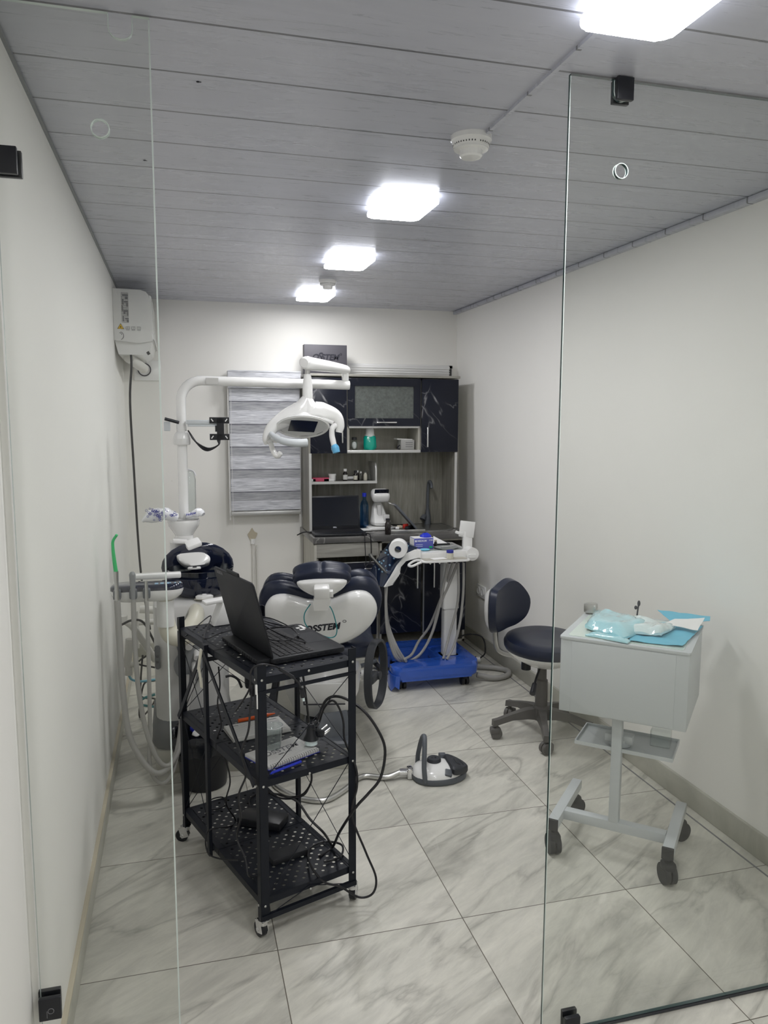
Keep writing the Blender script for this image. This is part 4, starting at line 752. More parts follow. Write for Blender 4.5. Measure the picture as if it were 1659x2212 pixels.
# ================================================================ waste bin
t = thing('waste_bin', 'black round waste bin with black liner under the dental unit hoses', 'bin', (.075, 3.345, 0))
b = B(); b.lathe([(.092, 0), (.098, .004), (.122, .235), (.118, .235), (.09, .012), (0, .012)], n=36); part('bucket', b, 'black', t)
b = B(); L = 48; rg = []
for z, r in ((.16, .128), (.19, .132), (.235, .134), (.25, .13), (.245, .118), (.20, .110), (.16, .105)):
    rg.append([((r+.007*math.sin(7*q+z*40)+.004*math.sin(17*q))*math.cos(q), (r+.007*math.sin(7*q+z*40)+.004*math.sin(13*q))*math.sin(q), z+.012*math.sin(3*q)+.006*math.sin(9*q)) for q in [2*PI*j/L for j in range(L)]])
b.rings(rg, False, True); part('liner', b, 'cling', t)
b = B(); b.ell((.045, 3.36, .255), (.03, .03, .028)); b.crumple(.012, 40); solo('crumpled_wrapper', b, 'bluep', 'crumpled blue wrapper in the waste bin', 'rubbish')
b = B(); b.ell((.045, 3.31, .245), (.018, .016, .014)); b.ell((.12, 3.33, .238), (.035, .02, .016)); b.crumple(.01, 50); solo('crumpled_tissue', b, 'wpaper', 'crumpled white tissue in the waste bin', 'rubbish')
# ================================================================ black folding rack in front
RK = thing('storage_rack', 'black three-tier folding metal rack on casters in the foreground', 'rack', (.212, 2.234, 0), .3403)
MR = MW[RK.name]; RI = MR.inverted(); RW, RL = .345, .69
def rk(x, y, z): return MR @ Vector((x, y, z))
for (x, y, sx, sy) in ((0, 0, 1, 1), (RW, 0, -1, 1), (0, RL, 1, -1), (RW, RL, -1, -1)):
    b = B(); b.box((x+sx*.0135, y, .469), (.027, .003, .818)); b.box((x, y+sy*.0115, .469), (.003, .023, .818)); part('post', b, 'rackm', RK)
    b = B(); b.cyl((x+sx*.008, y+sy*.008, .047), (x+sx*.008, y+sy*.008, .062), .016, n=16); Mk = T(x+sx*.008, y+sy*.008, .024) @ Rm({(1, 1): .1, (-1, 1): -.8, (1, -1): .9, (-1, -1): .4}[(sx, sy)], 'Z')
    for dx in (-.012, .012): b.box((dx, .008, .014), (.002, .028, .042), (-.3, 0, 0), M_=Mk)
    b.box((0, .0, .036), (.026, .034, .003), M_=Mk); b.mi = 1; b.cyl((-.010, .015, 0), (.010, .015, 0), .024, n=24, M_=Mk); b.mi = 0; b.cyl((-.014, .015, 0), (.014, .015, 0), .006, n=10, M_=Mk); part('caster', b, ['chrome', 'black'], RK)
for x, s in ((-.004, 1), (RW+.004, -1)):
    b = B(); b.box((x, .41, .455), (.012, .020, .75)); b.box((x, .41, .835), (.016, .026, .02)); part('middle_post', b, 'rackm', RK)
b = B()
for p, q in (((-.012, .405, .82), (-.012, .015, .50)), ((-.012, .415, .82), (-.012, .675, .50))):
    P, Q = Vector(p), Vector(q); d = Q-P; b.box((P+Q)/2, (.004, .018, d.length), (math.atan2(-d.y, d.z), 0, 0))
part('folding_brace', b, 'rackm', RK)
for z in (.838, .512, .128):
    b = B()
    for y0, y1 in ((.006, RL*.5-.002), (RL*.5+.002, RL-.006)):
        b.mi = 1; b.box((RW/2, (y0+y1)/2, z), (RW-.05, y1-y0-.03, .0015)); b.mi = 0
        for c, s in (((.015, (y0+y1)/2, z), (.024, y1-y0, .0015)), ((RW-.015, (y0+y1)/2, z), (.024, y1-y0, .0015)), ((RW/2, y0+.007, z), (RW-.05, .015, .0015)), ((RW/2, y1-.007, z), (RW-.05, .015, .0015)), ((.003, (y0+y1)/2, z-.011), (.002, y1-y0, .022)), ((RW-.003, (y0+y1)/2, z-.011), (.002, y1-y0, .022)), ((RW/2, y0, z-.011), (RW-.01, .002, .022)), ((RW/2, y1, z-.011), (RW-.01, .002, .022))): b.box(c, s)
    part('shelf', b, ['rackm', 'perf'], RK)
for c, d in (((RW/2, 0, .07), (RW, .012, .016)), ((RW/2, RL, .07), (RW, .012, .016)), ((RW/2, 0, .795), (RW, .008, .010)), ((RW/2, RL, .795), (RW, .008, .010)), ((.03, .41, .10), (.07, .01, .012)), ((.03, .41, .79), (.08, .01, .012))): b = B(); b.box(c, d); part('end_rail', b, 'rackm', RK)
b = B()
for y in (.002, RL-.002):
    for z0, z1 in ((.13, .50), (.52, .79)): b.cyl((.02, y, z0), (RW-.02, y, z1), .0014, n=6); b.cyl((.02, y, z1), (RW-.02, y, z0), .0014, n=6)
    b.cyl((.02, y, .07), (RW/2, y, .118), .0014, n=6); b.cyl((RW-.02, y, .07), (RW/2, y, .118), .0014, n=6)
for x in (RW-.004,):
    for z0, z1 in ((.14, .50), (.52, .79)): b.cyl((x, .02, z0), (x, RL-.02, z1), .0014, n=6); b.cyl((x, .02, z1), (x, RL-.02, z0), .0014, n=6)
for z0, z1 in ((.52, .79), (.14, .50)): b.cyl((.006, .42, z0), (.006, RL-.02, z1), .0014, n=6); b.cyl((.006, .42, z1), (.006, RL-.02, z0), .0014, n=6)
part('cross_wire', b, 'rackm', RK)
b = B()
for z in (.845, .51, .12):
    for x, y in ((.012, -.003), (RW-.012, -.003), (RW/2, -.002)): b.ell((x, y, z-.012), (.004, .002, .004), n=10)
    for y in (.014, RL-.012): b.ell((-.003, y, z-.012), (.002, .004, .004), n=10)
part('rivet', b, 'zinc', RK)
# laptop on the rack: screen opens to the left
LR = thing('laptop', 'large black laptop half open on the top shelf of the black rack', 'laptop', (.268, 2.345, .841), .3)
ML = MW[LR.name]
bx, by = .265, .345
b = B(); b.prism(rrect(0, 0, bx, by, .012), .016, T(0, 0, .003), bev=.004); b.box((-.018, by/2, .011), (.05, by-.03, .016), bev=.003); part('base', b, 'lid', LR)
b = B()
for i in range(16):
    if i not in (7, 8): b.box((-.0435, .03+i*.019, .012), (.001, .012, .007))
for i in range(12): b.box((.02+i*.018, -.0005, .010), (.010, .001, .005))
part('vents', b, 'black', LR)
b = B(); b.box((.10, by/2, .0192), (.135, by-.03, .0008)); 
for r in range(6):
    for c in range(17): b.box((.042+r*.0205, .024+c*.0186, .0205), (.0165, .0155, .0022), bev=.001, seg=1)
part('keyboard', b, 'keys', LR); b = B(); b.box((.215, by*.47, .0192), (.075, .12, .0006)); part('touchpad', b, 'black', LR)
b = B(); b.box((.25, by-.05, .0194), (.012, .045, .0006)); b.box((.235, by-.08, .0194), (.02, .012, .0006)); b.box((.23, by-.055, .0194), (.014, .014, .0006)); part('sticker', b, ['paper'], LR)
Ms = T(.008, 0, .018) @ Rm(-.25, 'Y')
b = B(); b.prism(rrect(0, .002, .258, by-.002, .010), .006, Ms @ Matrix(((0, 0, -1, 0), (0, 1, 0, 0), (1, 0, 0, 0), (0, 0, 0, 1))), bev=.0015)
b.box((-.001, by/2, .262), (.006, .10, .012), M_=Ms); lid_ = part('lid', b, 'lid', LR)
b = B(); b.box((.0012, by/2, .125), (.0008, by-.02, .215), M_=Ms); part('screen', b, 'scr', LR)
b = B(); b.text('LEGION', .016, Ms @ frame((-.0068, by-.055, .245), (0, 1, 0), (0, 0, -1)) @ Rm(PI, 'Z'), 0, .0003); part('lettering', b, 'ink2', LR)
def cable(pts, r, name, label, m='cable', cat='cable', sub=6): b = B(); b.tube(pts, r, 7, sub); return solo(name, b, m, label, cat)
lz = .866
def lp(x, y, z=0): return ML @ Vector((x, y, .024+z))
cable([lp(.03, .30), lp(.06, .22, .03), lp(.11, .15, .05), lp(.16, .19, .03), lp(.12, .26, .035), lp(.07, .28, .055), lp(.05, .22, .06), lp(.09, .15, .03), lp(.16, .10, .002), lp(.17, .13, .002), lp(.17, .16, .002)], .0026, 'cable_bundle', 'tangle of thin black cable lying on the keyboard of the rack laptop')
cable([lp(.04, .31, .02), lp(.1, .30, .05), lp(.15, .24, .035), lp(.17, .17, .012), lp(.12, .14, .004), lp(.06, .18, .01), lp(.04, .26, .04), lp(.09, .32, .03), lp(.16, .29, .008), lp(.22, .30, .003)], .0022, 'cable_bundle', 'second looped thin black cable rising over the rack laptop keys')
b = B(); b.tube([lp(.165, .155, .004), lp(.178, .175, .006)], .0048, 8, 1); b.mi = 1; b.tube([lp(.178, .175, .006), lp(.184, .186, .006)], .003, 8, 1); solo('cable_plug', b, ['cable', 'chrome'], 'small barrel plug with metal tip on the rack laptop', 'plug')
b = B(); b.box(lp(.035, .31, .04), (.02, .04, .03), (0, .3, .4), bev=.003); solo('usb_connector', b, 'black', 'chunky black connector block at the top of the cable tangle', 'connector')
t = thing('scanner_stand', 'white angled plastic stand behind the open rack laptop lid', 'stand', (.115, 2.86, .840), .3)
b = B(); b.prism([(0, 0), (.10, 0), (.10, .02), (.05, .085), (.035, .085)], .06, Matrix(((1, 0, 0, 0), (0, 0, 1, 0), (0, 1, 0, 0), (0, 0, 0, 1))), bev=.004); part('foot', b, 'white2', t)
b = B(); b.box((.045, .03, .092), (.15, .05, .014), (0, -.06, 0), bev=.005); part('top_bar', b, 'white2', t)
# ---- items on the middle shelf
mz = .514
def notebook(name, label, c, w, d, rz, ring_side, text=None):
    t = thing(name, label, 'notebook', (c[0], c[1], mz), rz)
    b = B(); b.box((0, 0, .0065), (w, d, .011), bev=.001); part('pages', b, 'paper', t)
    b = B(); b.box((0, 0, .0005), (w+.006, d+.006, .001)); part('cover', b, 'navyink' if text else 'card', t)
    b = B()
    for k in range(22):
        u = (k+.5)/22-.5
        p = (-w/2, u*d*.96) if ring_side == 'x' else (u*w*.96, -d/2); q = (1, 0) if ring_side == 'x' else (0, 1)
        b.tube([(p[0]+q[0]*(.003+.005*math.cos(a)), p[1]+q[1]*(.003+.005*math.cos(a)), .0075+.0065*math.sin(a)) for a in [2*PI*i/8 for i in range(8)]], .0006, 4, 1, True)
    part('spiral_binding', b, 'ink' if text else 'zinc', t)
    b = B()
    if text:
        b.text(text, .038, T(-.0, .01, .0122), .25, .0005, .0002); b.text('IMPLANT', .013, T(.0, -.016, .0122), .25, .0002, .0002)
    else:
        for k in range(12): b.box((w/2-.02-.0*k, d/2-.02-.0095*k, .0122), (.015, .0008, .0003))
        b.box((-.07, .045, .0122), (.03, .004, .0003)); b.box((.07, .045, .0122), (.03, .004, .0003))
    for k in range(13): b.box((0, -d/2+.012+(d-.024)*k/12, .0121), (w*.88, .0004, .0002))
    part('printed_lines', b, 'ink2', t); return t
notebook('notebook', 'white spiral notepad with printed lines farther back on the middle rack shelf', (.245, 2.635), .205, .125, .22, 'x')
notebook('notebook', 'lettered spiral notebook with blue cover nearest on the middle rack shelf', (.305, 2.415), .20, .135, .50, 'y', 'OSSTEM')
b = B(); p0, p1 = W(515, 1557, Z=mz+.008), W(594, 1541, Z=mz+.008); b.tube([p0, p0.lerp(p1, .8)], .007, 8, 1); b.tube([p0.lerp(p1, .8), p1], [.006, .002], 8, 1); solo('marker_pen', b, 'orange', 'orange pencil-shaped marker on the middle shelf behind the notepad', 'pen')
b = B(); p0, p1 = W(583, 1671, Z=mz+.006), W(650, 1645, Z=mz+.006); b.tube([p0, p1], .0045, 8, 1); solo('ballpoint_pen', b, 'bluep', 'blue pen beside the spiral edge of the lettered notebook', 'pen')
t = thing('plastic_cup', 'clear plastic cup lying on the rack middle shelf over the notepad', 'cup', tuple(W(590, 1622, Z=mz+.001)))
b = B(); b.lathe([(.024, 0), (.0245, .001), (.033, .085), (.035, .087), (.0345, .089), (.032, .086), (.0235, .002), (0, .002)], n=32); part('body', b, 'cglass', t)
b = B(); b.tube([(.0345*math.cos(a), .0345*math.sin(a), .088) for a in [2*PI*i/28 for i in range(28)]], .0014, 6, 1, True); part('rim', b, 'bag', t)
# plugs on the middle shelf
pc = W(672, 1600, Z=mz+.03)
t = thing('mains_plug', 'black and clear mains plug with three pins standing on the lettered notebook', 'plug', (pc.x, pc.y, mz+.014), .4)
b = B(); b.lathe([(.010, .075), (.014, .06), (.017, .04), (.024, .028), (.026, .022), (.0, .022)], n=20); b.box((.03, .0, .035), (.035, .03, .024), (0, .3, .3), bev=.005); part('plug_body', b, 'black', t)
b = B(); b.lathe([(.020, .021), (.022, .006), (.018, .003), (0, .003)], n=20); part('clear_housing', b, 'pouchw', t)
b = B()
for p, q in (((.045, .006, .04), (.072, .012, .048)), ((.047, -.008, .034), (.074, -.004, .042)), ((.05, .0, .022), (.078, .008, .030))): b.cyl(p, q, .0032, n=8)
b.cyl((.0, -.014, .012), (0, -.018, -.012), .0024, n=8); part('pin', b, 'steel', t)
def wc(pts, Y): return [W(x, y, Y=yy if isinstance(Y, list) else Y) for (x, y), yy in zip(pts, Y if isinstance(Y, list) else [0]*len(pts))]
top = t.location+Vector((0, 0, .075))
cable([top, W(685, 1555, Y=2.47), W(705, 1512, Y=2.46), W(738, 1506, Y=2.42), W(785, 1535, Y=2.36), W(818, 1580, Y=2.33), W(832, 1622, Y=2.32), W(822, 1680, Y=2.31), W(795, 1715, Y=2.31), W(768, 1745, Y=2.32), W(735, 1795, Y=2.37), W(718, 1830, Z=.135), W(690, 1850, Z=.135)], .0048, 'power_cable', 'thick black power cable arching from the plug out to the right of the rack')
cable([top+Vector((.02, .01, -.02)), W(690, 1560, Y=2.49), W(700, 1530, Y=2.48), W(718, 1513, Y=2.47), W(733, 1530, Y=2.46), W(742, 1560, Y=2.44), W(745, 1600, Y=2.40), W(768, 1655, Y=2.34), W(771, 1700, Y=2.335), W(760, 1760, Y=2.335), W(790, 1840, Y=2.31), W(812, 1895, Y=2.30), W(805, 1930, Y=2.29), W(775, 1938, Y=2.30), W(735, 1915, Y=2.30), W(700, 1905, Y=2.31), W(672, 1870, Z=.16), W(668, 1835, Z=.14), W(700, 1818, Z=.138), W(738, 1825, Z=.138), W(735, 1850, Z=.138), W(700, 1862, Z=.138)], .0038, 'power_cable', 'black cable drooping past the right front caster of the rack')
cable([W(510, 1535, Y=2.4), W(538, 1490, Y=2.22), W(542, 1450, Y=2.2), W(560, 1436, Y=2.2), W(590, 1438, Y=2.21), W(610, 1448, Y=2.22), W(640, 1470, Y=2.23), W(650, 1488, Y=2.23)], .0030, 'adapter_lead', 'black connector lead looping over the front rail of the rack')
b = B(); b.tube([W(603, 1444, Y=2.215), W(633, 1463, Y=2.225)], .0055, 8, 1); b.tube([W(633, 1463, Y=2.225), W(645, 1475, Y=2.23), W(651, 1488, Y=2.23)], .003, 8, 1); b.tube([W(651, 1488, Y=2.23), W(655, 1506, Y=2.23)], [.007, .008], 8, 1); b.mi = 1; b.tube([W(655, 1506, Y=2.23), W(656, 1514, Y=2.23)], .004, 8, 1); solo('adapter_connector', b, ['black', 'pouchw'], 'black rectangular connector hanging under the front rail of the rack', 'connector')
cable([W(545, 1480, Y=2.25), W(540, 1540, Y=2.22), W(536, 1580, Y=2.2), W(522, 1625, Y=2.2), W(530, 1660, Y=2.22), W(530, 1680, Y=2.23), W(515, 1720, Y=2.24), W(520, 1765, Y=2.26), W(512, 1810, Y=2.3), W(530, 1855, Y=2.26), W(538, 1892, Y=2.24), W(560, 1892, Z=.13)], .0032, 'long_lead', 'black lead snaking down the left front side of the rack')
cable([W(472, 1440, Y=2.62), W(475, 1480, Y=2.6), W(470, 1520, Y=2.6), W(478, 1565, Y=2.6), W(470, 1600, Y=2.6), W(490, 1650, Y=2.6), W(497, 1690, Y=2.6), W(488, 1735, Y=2.6), W(508, 1770, Z=.135), W(498, 1785, Z=.134), W(450, 1795, Y=2.55), W(448, 1840, Y=2.52), W(475, 1855, Y=2.5), W(515, 1858, Y=2.42)], .0028, 'long_lead', 'thin black lead hanging by the folded middle post of the rack')
cable([W(400, 1375, Y=2.78), W(455, 1330, Z=.848), W(440, 1378, Z=.848), W(470, 1370, Z=.85), W(500, 1360, Z=.86)], .0022, 'charging_lead', 'thin lead running under the rack laptop lid', )
cable([W(672, 1690, Z=.30), W(655, 1718, Y=2.62), W(610, 1725, Y=2.62), W(570, 1705, Y=2.6), W(560, 1690, Z=.30)], .0036, 'hanging_loop', 'black cable loop hanging beneath the middle rack shelf')
cable([W(672, 1660, Y=2.35), W(672, 1690, Y=2.36), W(655, 1715, Y=2.4), W(630, 1722, Y=2.42), W(600, 1716, Y=2.42), W(565, 1712, Z=.15), W(540, 1725, Z=.14), W(540, 1745, Z=.136)], .0036, 'hanging_loop', 'black cable curving down to the adapter on the bottom rack shelf')
cable([W(600, 1716, Y=2.43), W(640, 1730, Y=2.43), W(670, 1770, Y=2.40), W(700, 1800, Y=2.38), W(716, 1825, Z=.14)], .0042, 'hanging_loop', 'thick black cable along the right edge of the bottom rack shelf')
cable([W(450, 1745, Z=.134), W(455, 1728, Z=.134), W(480, 1722, Z=.134), W(490, 1735, Z=.134), W(470, 1748, Z=.134), W(450, 1748, Z=.134)], .0026, 'cable_coil', 'small coil of thin cable at the back left of the bottom rack shelf')
b = B(); b.box((0, 0, .016), (.17, .085, .03), bev=.004); b._x(list(b.bm.verts), Matrix.Translation(W(568, 1778, Z=.130)) @ Rm(-.55, 'Z')); solo('power_adapter', b, 'black', 'large black power adapter on the bottom shelf of the rack', 'adapter')
b = B(); b.box((0, 0, .011), (.13, .06, .021), bev=.004); b._x(list(b.bm.verts), Matrix.Translation(W(620, 1850, Z=.130)) @ Rm(.30, 'Z')); b.mi = 1; solo('power_adapter', b, 'blackm', 'smaller black adapter near the front of the bottom rack shelf', 'adapter')
b = B(); p = MR @ Vector((-.022, .40, .80)); 
for dz, a in ((.0, .12), (-.06, -.08)): b.box(p+Vector((-.005, -.01, dz)), (.006, .014, .075), (a, a, .3), bev=.001)
solo('clothes_peg', b, 'ivory', 'ivory clothes peg clipped to the folded middle post of the rack', 'peg')
b = B(); p = MR @ Vector((-.008, -.006, .81)); b.box(p, (.007, .010, .03), bev=.002); b.box(p+Vector((.002, 0, -.035)), (.004, .006, .05), bev=.001); solo('cable_tag', b, 'white', 'little white tag hooked at the top of the front left rack post', 'tag')
# ================================================================ dental water unit (tower, basin, assistant arm)
t = thing('cuspidor_unit', 'pale grey dental water unit tower with navy basin at the left wall', 'dental unit', (.035, 3.68, .105))
def P_(b, name, m, parent=None, **k):
    o = part(name, b, m, t, True, **k)
    if parent: o.parent = parent
    return o
PT = .106
b = B(); b.rings([[(x, y, z) for x, y in rrect(-.128-e, 3.50-e, .205+e, 3.92+e, .07)] for z, e in ((.22, .0), (.6, -.0), (.765, .0), (.785, -.02))]); P_(b, 'tower', 'tower', ang=50)
b = B(); b.rings([[(x, y, z) for x, y in rrect(-.150+e, 3.485+e, .225-e, 3.94-e, .075)] for z, e in ((PT, .01), (.13, .0), (.215, .004), (.245, .018))]); P_(b, 'foot', 'gdark', ang=50)
b = B(); b.lathe([(.018, 0), (.018, .004), (0, .004)], (-.09, 3.53, .238), 20); P_(b, 'foot_plug', 'gdark2')
b = B()
b.prism([(.065*math.cos(a), .085*math.sin(a)*(1.1 if math.sin(a) > 0 else .9)) for a in [2*PI*i/30 for i in range(30)]], .012, frame((.035, 3.497, .60), (1, 0, 0), (0, 0, 1)), bev=.002); b.prism([(.078*math.cos(a), .078*math.sin(a)) for a in [2*PI*i/30 for i in range(30)]], .012, frame((.035, 3.496, .50), (1, 0, 0), (0, 0, 1)), bev=.002); P_(b, 'connector_panel', 'smk')
b = B(); b.prism(rrect(-.012, -.055, .012, .055, .011), .006, frame((-.112, 3.513, .54), (.8, -.4, 0), (0, 0, 1))); b.mi = 1; b.box((-.112, 3.506, .545), (.016, .004, .010)); b.box((-.112, 3.506, .52), (.016, .004, .010)); P_(b, 'switch_strip', ['gdark', 'ink'])
b = B()
for x, z in ((-.008, .575), (.06, .56), (.025, .61), (.05, .505)): b.cyl((x, 3.49, z), (x, 3.455, z-.02), .016, n=14)
P_(b, 'hose_port', 'white2')
# basin: navy splash shield, bowl, glass rim
Mb = T(.080, 3.80, .895) @ Rm(.28, 'X')
b = B(); b.ell((0, 0, 0), (.172, .030, .130), Mb, 40); P_(b, 'splash_shield', 'navyg')
b = B(); b.lathe([(.03, -.115), (.09, -.105), (.145, -.07), (.168, -.025), (.172, 0), (.165, .0), (.14, -.05), (.08, -.085), (.0, -.092)], (.083, 3.655, .885), 44, sx=.93, sy=.80); P_(b, 'basin', 'navyg')
b = B(); b.lathe([(.158, .0), (.166, .035), (.162, .035), (.155, .0)], (.09, 3.655, .880), 44, sx=.92, sy=.80, cap=False); P_(b, 'glass_rim', 'cglass')
b = B(); b.lathe([(.04, 0), (.04, .012), (.03, .018), (.012, .018), (.008, .022), (0, .022)], (.100, 3.530, .795), 26, sy=.5); b.mi = 1; b.lathe([(.046, 0), (.046, .003), (0, .003)], (.100, 3.530, .793), 26, sy=.52); P_(b, 'drain_cap', ['white', 'beige'])
b = B(); b.prism(catmull([(-.075, .022, 0), (-.03, .032, 0), (.04, .032, 0), (.075, .012, 0), (.07, -.018, 0), (.02, -.028, 0), (-.04, -.022, 0)], 4, True) and [(p.x, p.y) for p in catmull([(-.075, .022, 0), (-.03, .032, 0), (.04, .032, 0), (.075, .012, 0), (.07, -.018, 0), (.02, -.028, 0), (-.04, -.022, 0)], 4, True)], .10, frame((.057, 3.735, .925), (1, 0, 0), (0, .35, 1)), bev=.01, seg=3); P_(b, 'cup_filler', 'white')
b = B(); b.lathe([(.03, 0), (.03, .008), (.026, .010), (0, .011)], T(.06, 3.668, .928) @ Rm(1.0, 'X') and (.06, 3.63, .915), 24, sy=.35); b.mi = 1; b.box((.062, 3.619, .927), (.018, .004, .004)); P_(b, 'cup_sensor', ['white2', 'ink'])
b = B(); b.lathe([(.045, 1.0), (.048, 1.02), (.042, 1.04), (.055, 1.06), (.072, 1.085), (.078, 1.11), (.075, 1.118), (.03, 1.118)], (.02, 3.88, 0), 36); P_(b, 'collar', 'white')
b = B(); b.lathe([(.073, 1.114), (.074, 1.123), (.03, 1.124)], (.02, 3.88, 0), 36); P_(b, 'collar_rim', 'card')
b = B(); b.box((.0, 3.80, 1.022), (.07, .05, .02), (0, .1, 0), bev=.006); b.box((.06, 3.77, 1.012), (.075, .06, .026), (.4, -.3, .2), bev=.010); P_(b, 'spout_cover', 'white2')
b = B(); b.rings([[(x, y, z) for x, y in rrect(-.05, 3.82, .09, 3.93, .04)] for z in (.80, 1.01)]); P_(b, 'neck', 'white2')
# assistant head
b = B(); L = rrect(-.285, 3.24, .008, 3.36, .055, 7)
b.rings([[(x*s+.138*(s-1), 3.30+(y-3.30)*s, z) for x, y in L] for z, s in ((.856, .60), (.860, .80), (.878, .95), (.895, 1.0), (.905, 1.0))]); P_(b, 'assistant_head', 'white', ang=60)
b = B(); b.rings([[(x*s+.138*(s-1), 3.30+(y-3.30)*s, z) for x, y in L] for z, s in ((.905, 1.005), (.917, 1.0), (.926, .93), (.927, .5))]); P_(b, 'keypad', 'navyg', ang=60)
b = B()
for k in range(3): b.box((-.10+.022*k, 3.275, .9285), (.014, .03, .001))
for k in range(3): b.box((-.045+.02*k, 3.275, .9285), (.006, .02, .001))
P_(b, 'lit_buttons', 'lcd')
b = B(); b.box((-.10, 3.37, .943), (.20, .05, .022), bev=.006); P_(b, 'tray', 'white')
for i, (px, r, tp) in enumerate([(252, .0125, 'g'), (287, .010, 's'), (316, .009, 'c')]):
    x = W(px, 1270, Y=3.215).x; b = B()
    b.box((x, 3.228, .90), (.03, .036, .04), bev=.006); P_(b, 'tool_holder', 'gdark')
    if tp == 'g':
        b = B(); b.tube([(x, 3.215, .87), (x, 3.213, .94), (x, 3.21, 1.0)], [.012, .008, .010], 12, 1); h = P_(b, 'suction_handpiece', 'steel')
        b = B(); b.tube([(x, 3.21, .995), (x-.006, 3.21, 1.06), (x-.008, 3.21, 1.10), (x-.006, 3.208, 1.125), (x+.010, 3.2, 1.15)], [.0085, .006, .0055], 10); g = P_(b, 'suction_tip', 'green', label='green plastic suction tip'); g.parent = h
    elif tp == 's':
        b = B(); b.tube([(x, 3.215, .87), (x, 3.213, .92), (x, 3.21, .985)], [.009, .010, .013], 12, 1); b.lathe([(.012, 0), (.011, .006), (.006, .012), (0, .012)], (x, 3.21, .983), 14); P_(b, 'saliva_ejector', 'smk')
    else:
        b = B(); b.tube([(x, 3.215, .87), (x, 3.213, .955)], [.009, .007], 12, 1); P_(b, 'syringe', 'steel')
x1, x2, x3 = [W(px, 1270, Y=3.215).x for px in (252, 287, 316)]
for pts, r in (([(x1, 3.215, .88), (x1+.004, 3.21, .70), (x1+.01, 3.20, .50), (x1+.03, 3.18, .32), (x1+.09, 3.17, .19), (x1+.15, 3.18, .145), (x1+.215, 3.24, .20), (x1+.245, 3.34, .38), (x1+.245, 3.47, .55)], .0125),
               ([(x2, 3.215, .88), (x2, 3.21, .70), (x2+.01, 3.19, .5), (x2+.035, 3.18, .33), (x2+.075, 3.19, .2), (x2+.12, 3.2, .165), (x2+.165, 3.24, .22), (x2+.20, 3.34, .34), (x2+.24, 3.47, .48)], .010),
               ([(x3, 3.215, .88), (x3, 3.20, .6), (x3-.003, 3.19, .35), (x3-.01, 3.19, .18), (x3+.02, 3.19, .105), (x3+.06, 3.2, .10), (x3+.095, 3.24, .16), (x3+.14, 3.36, .33), (x3+.155, 3.47, .46)], .0085)):
    b = B(); b.tube(pts, r, 12); P_(b, 'suction_hose', 'hose')
b = B(); b.tube([(-.068, 3.30, .875), (-.068, 3.30, .83), (-.065, 3.31, .74), (-.045, 3.31, .695), (-.0, 3.32, .685), (.04, 3.36, .715), (.06, 3.44, .74), (.06, 3.52, .745)], [.030, .034, .038, .042, .042, .036, .034], 16); P_(b, 'swing_arm', 'ivory', sub=0)
b = B(); b.cyl((-.068, 3.30, .74), (-.068, 3.30, .852), .036, n=24); P_(b, 'arm_column', 'white2')
b = B(); b.cyl((.04, 3.478, .70), (.04, 3.478, .60), .017, n=14); P_(b, 'drop_pipe', 'ivory')
# bits behind: white pipes, blue hoses
t2 = thing('drain_pipes', 'white plastic drain pipes against the left wall behind the hoses', 'pipes', (-.24, 4.1, 0))
for pts, r in (([W(262, 1330, Y=4.0), W(262, 1345, Y=4.0)], .03), ([W(268, 1340, Y=4.0), W(292, 1360, Y=4.02), W(335, 1425, Y=4.1)], .018), ([W(280, 1380, Y=4.0), W(275, 1440, Y=4.0)], .020), ([W(275, 1435, Y=4.0), W(300, 1436, Y=4.0)], .014), ([W(278, 1440, Y=4.0), W(278, 1458, Y=4.0)], .018), ([W(295, 1320, Y=4.3), W(298, 1400, Y=4.3)], .008), ([W(290, 1345, Y=4.35), W(335, 1343, Y=4.35)], .016), ([W(302, 1316, Y=4.4), W(335, 1318, Y=4.4)], .022)):
    b = B(); b.tube(pts, r, 14, 4); part('pipe', b, 'pvc', t2, True)
b = B(); b.tube([W(278, 1458, Y=4.0), W(285, 1468, Y=4.0), W(305, 1472, Y=4.02), W(335, 1468, Y=4.05)], .006, 8); part('blue_hose', b, 'drape', t2, True)
b = B(); b.tube([W(335, 1500, Y=4.05), W(308, 1510, Y=4.05), W(305, 1522, Y=4.05), W(335, 1527, Y=4.05)], .007, 8); part('blue_hose', b, 'teal', t2, True)
cable([W(262, 1350, Y=3.95), W(285, 1340, Y=3.95), W(310, 1345, Y=4.0), W(335, 1390, Y=4.05)], .006, 'black_hose', 'black hose curling over the white drain pipes')
cable([W(308, 1415, Y=4.1), W(304, 1470, Y=4.1), W(306, 1505, Y=4.08), W(335, 1512, Y=4.05), W(302, 1550, Z=.006), W(310, 1480, Y=4.1), W(335, 1470, Y=4.05)], .005, 'black_hose', 'black hose looping down near the floor behind the tower')
cable([W(335, 1405, Y=4.1), W(298, 1432, Y=4.1), W(335, 1442, Y=4.1)], .005, 'black_hose', 'short black hose between the drain pipes and the tower')
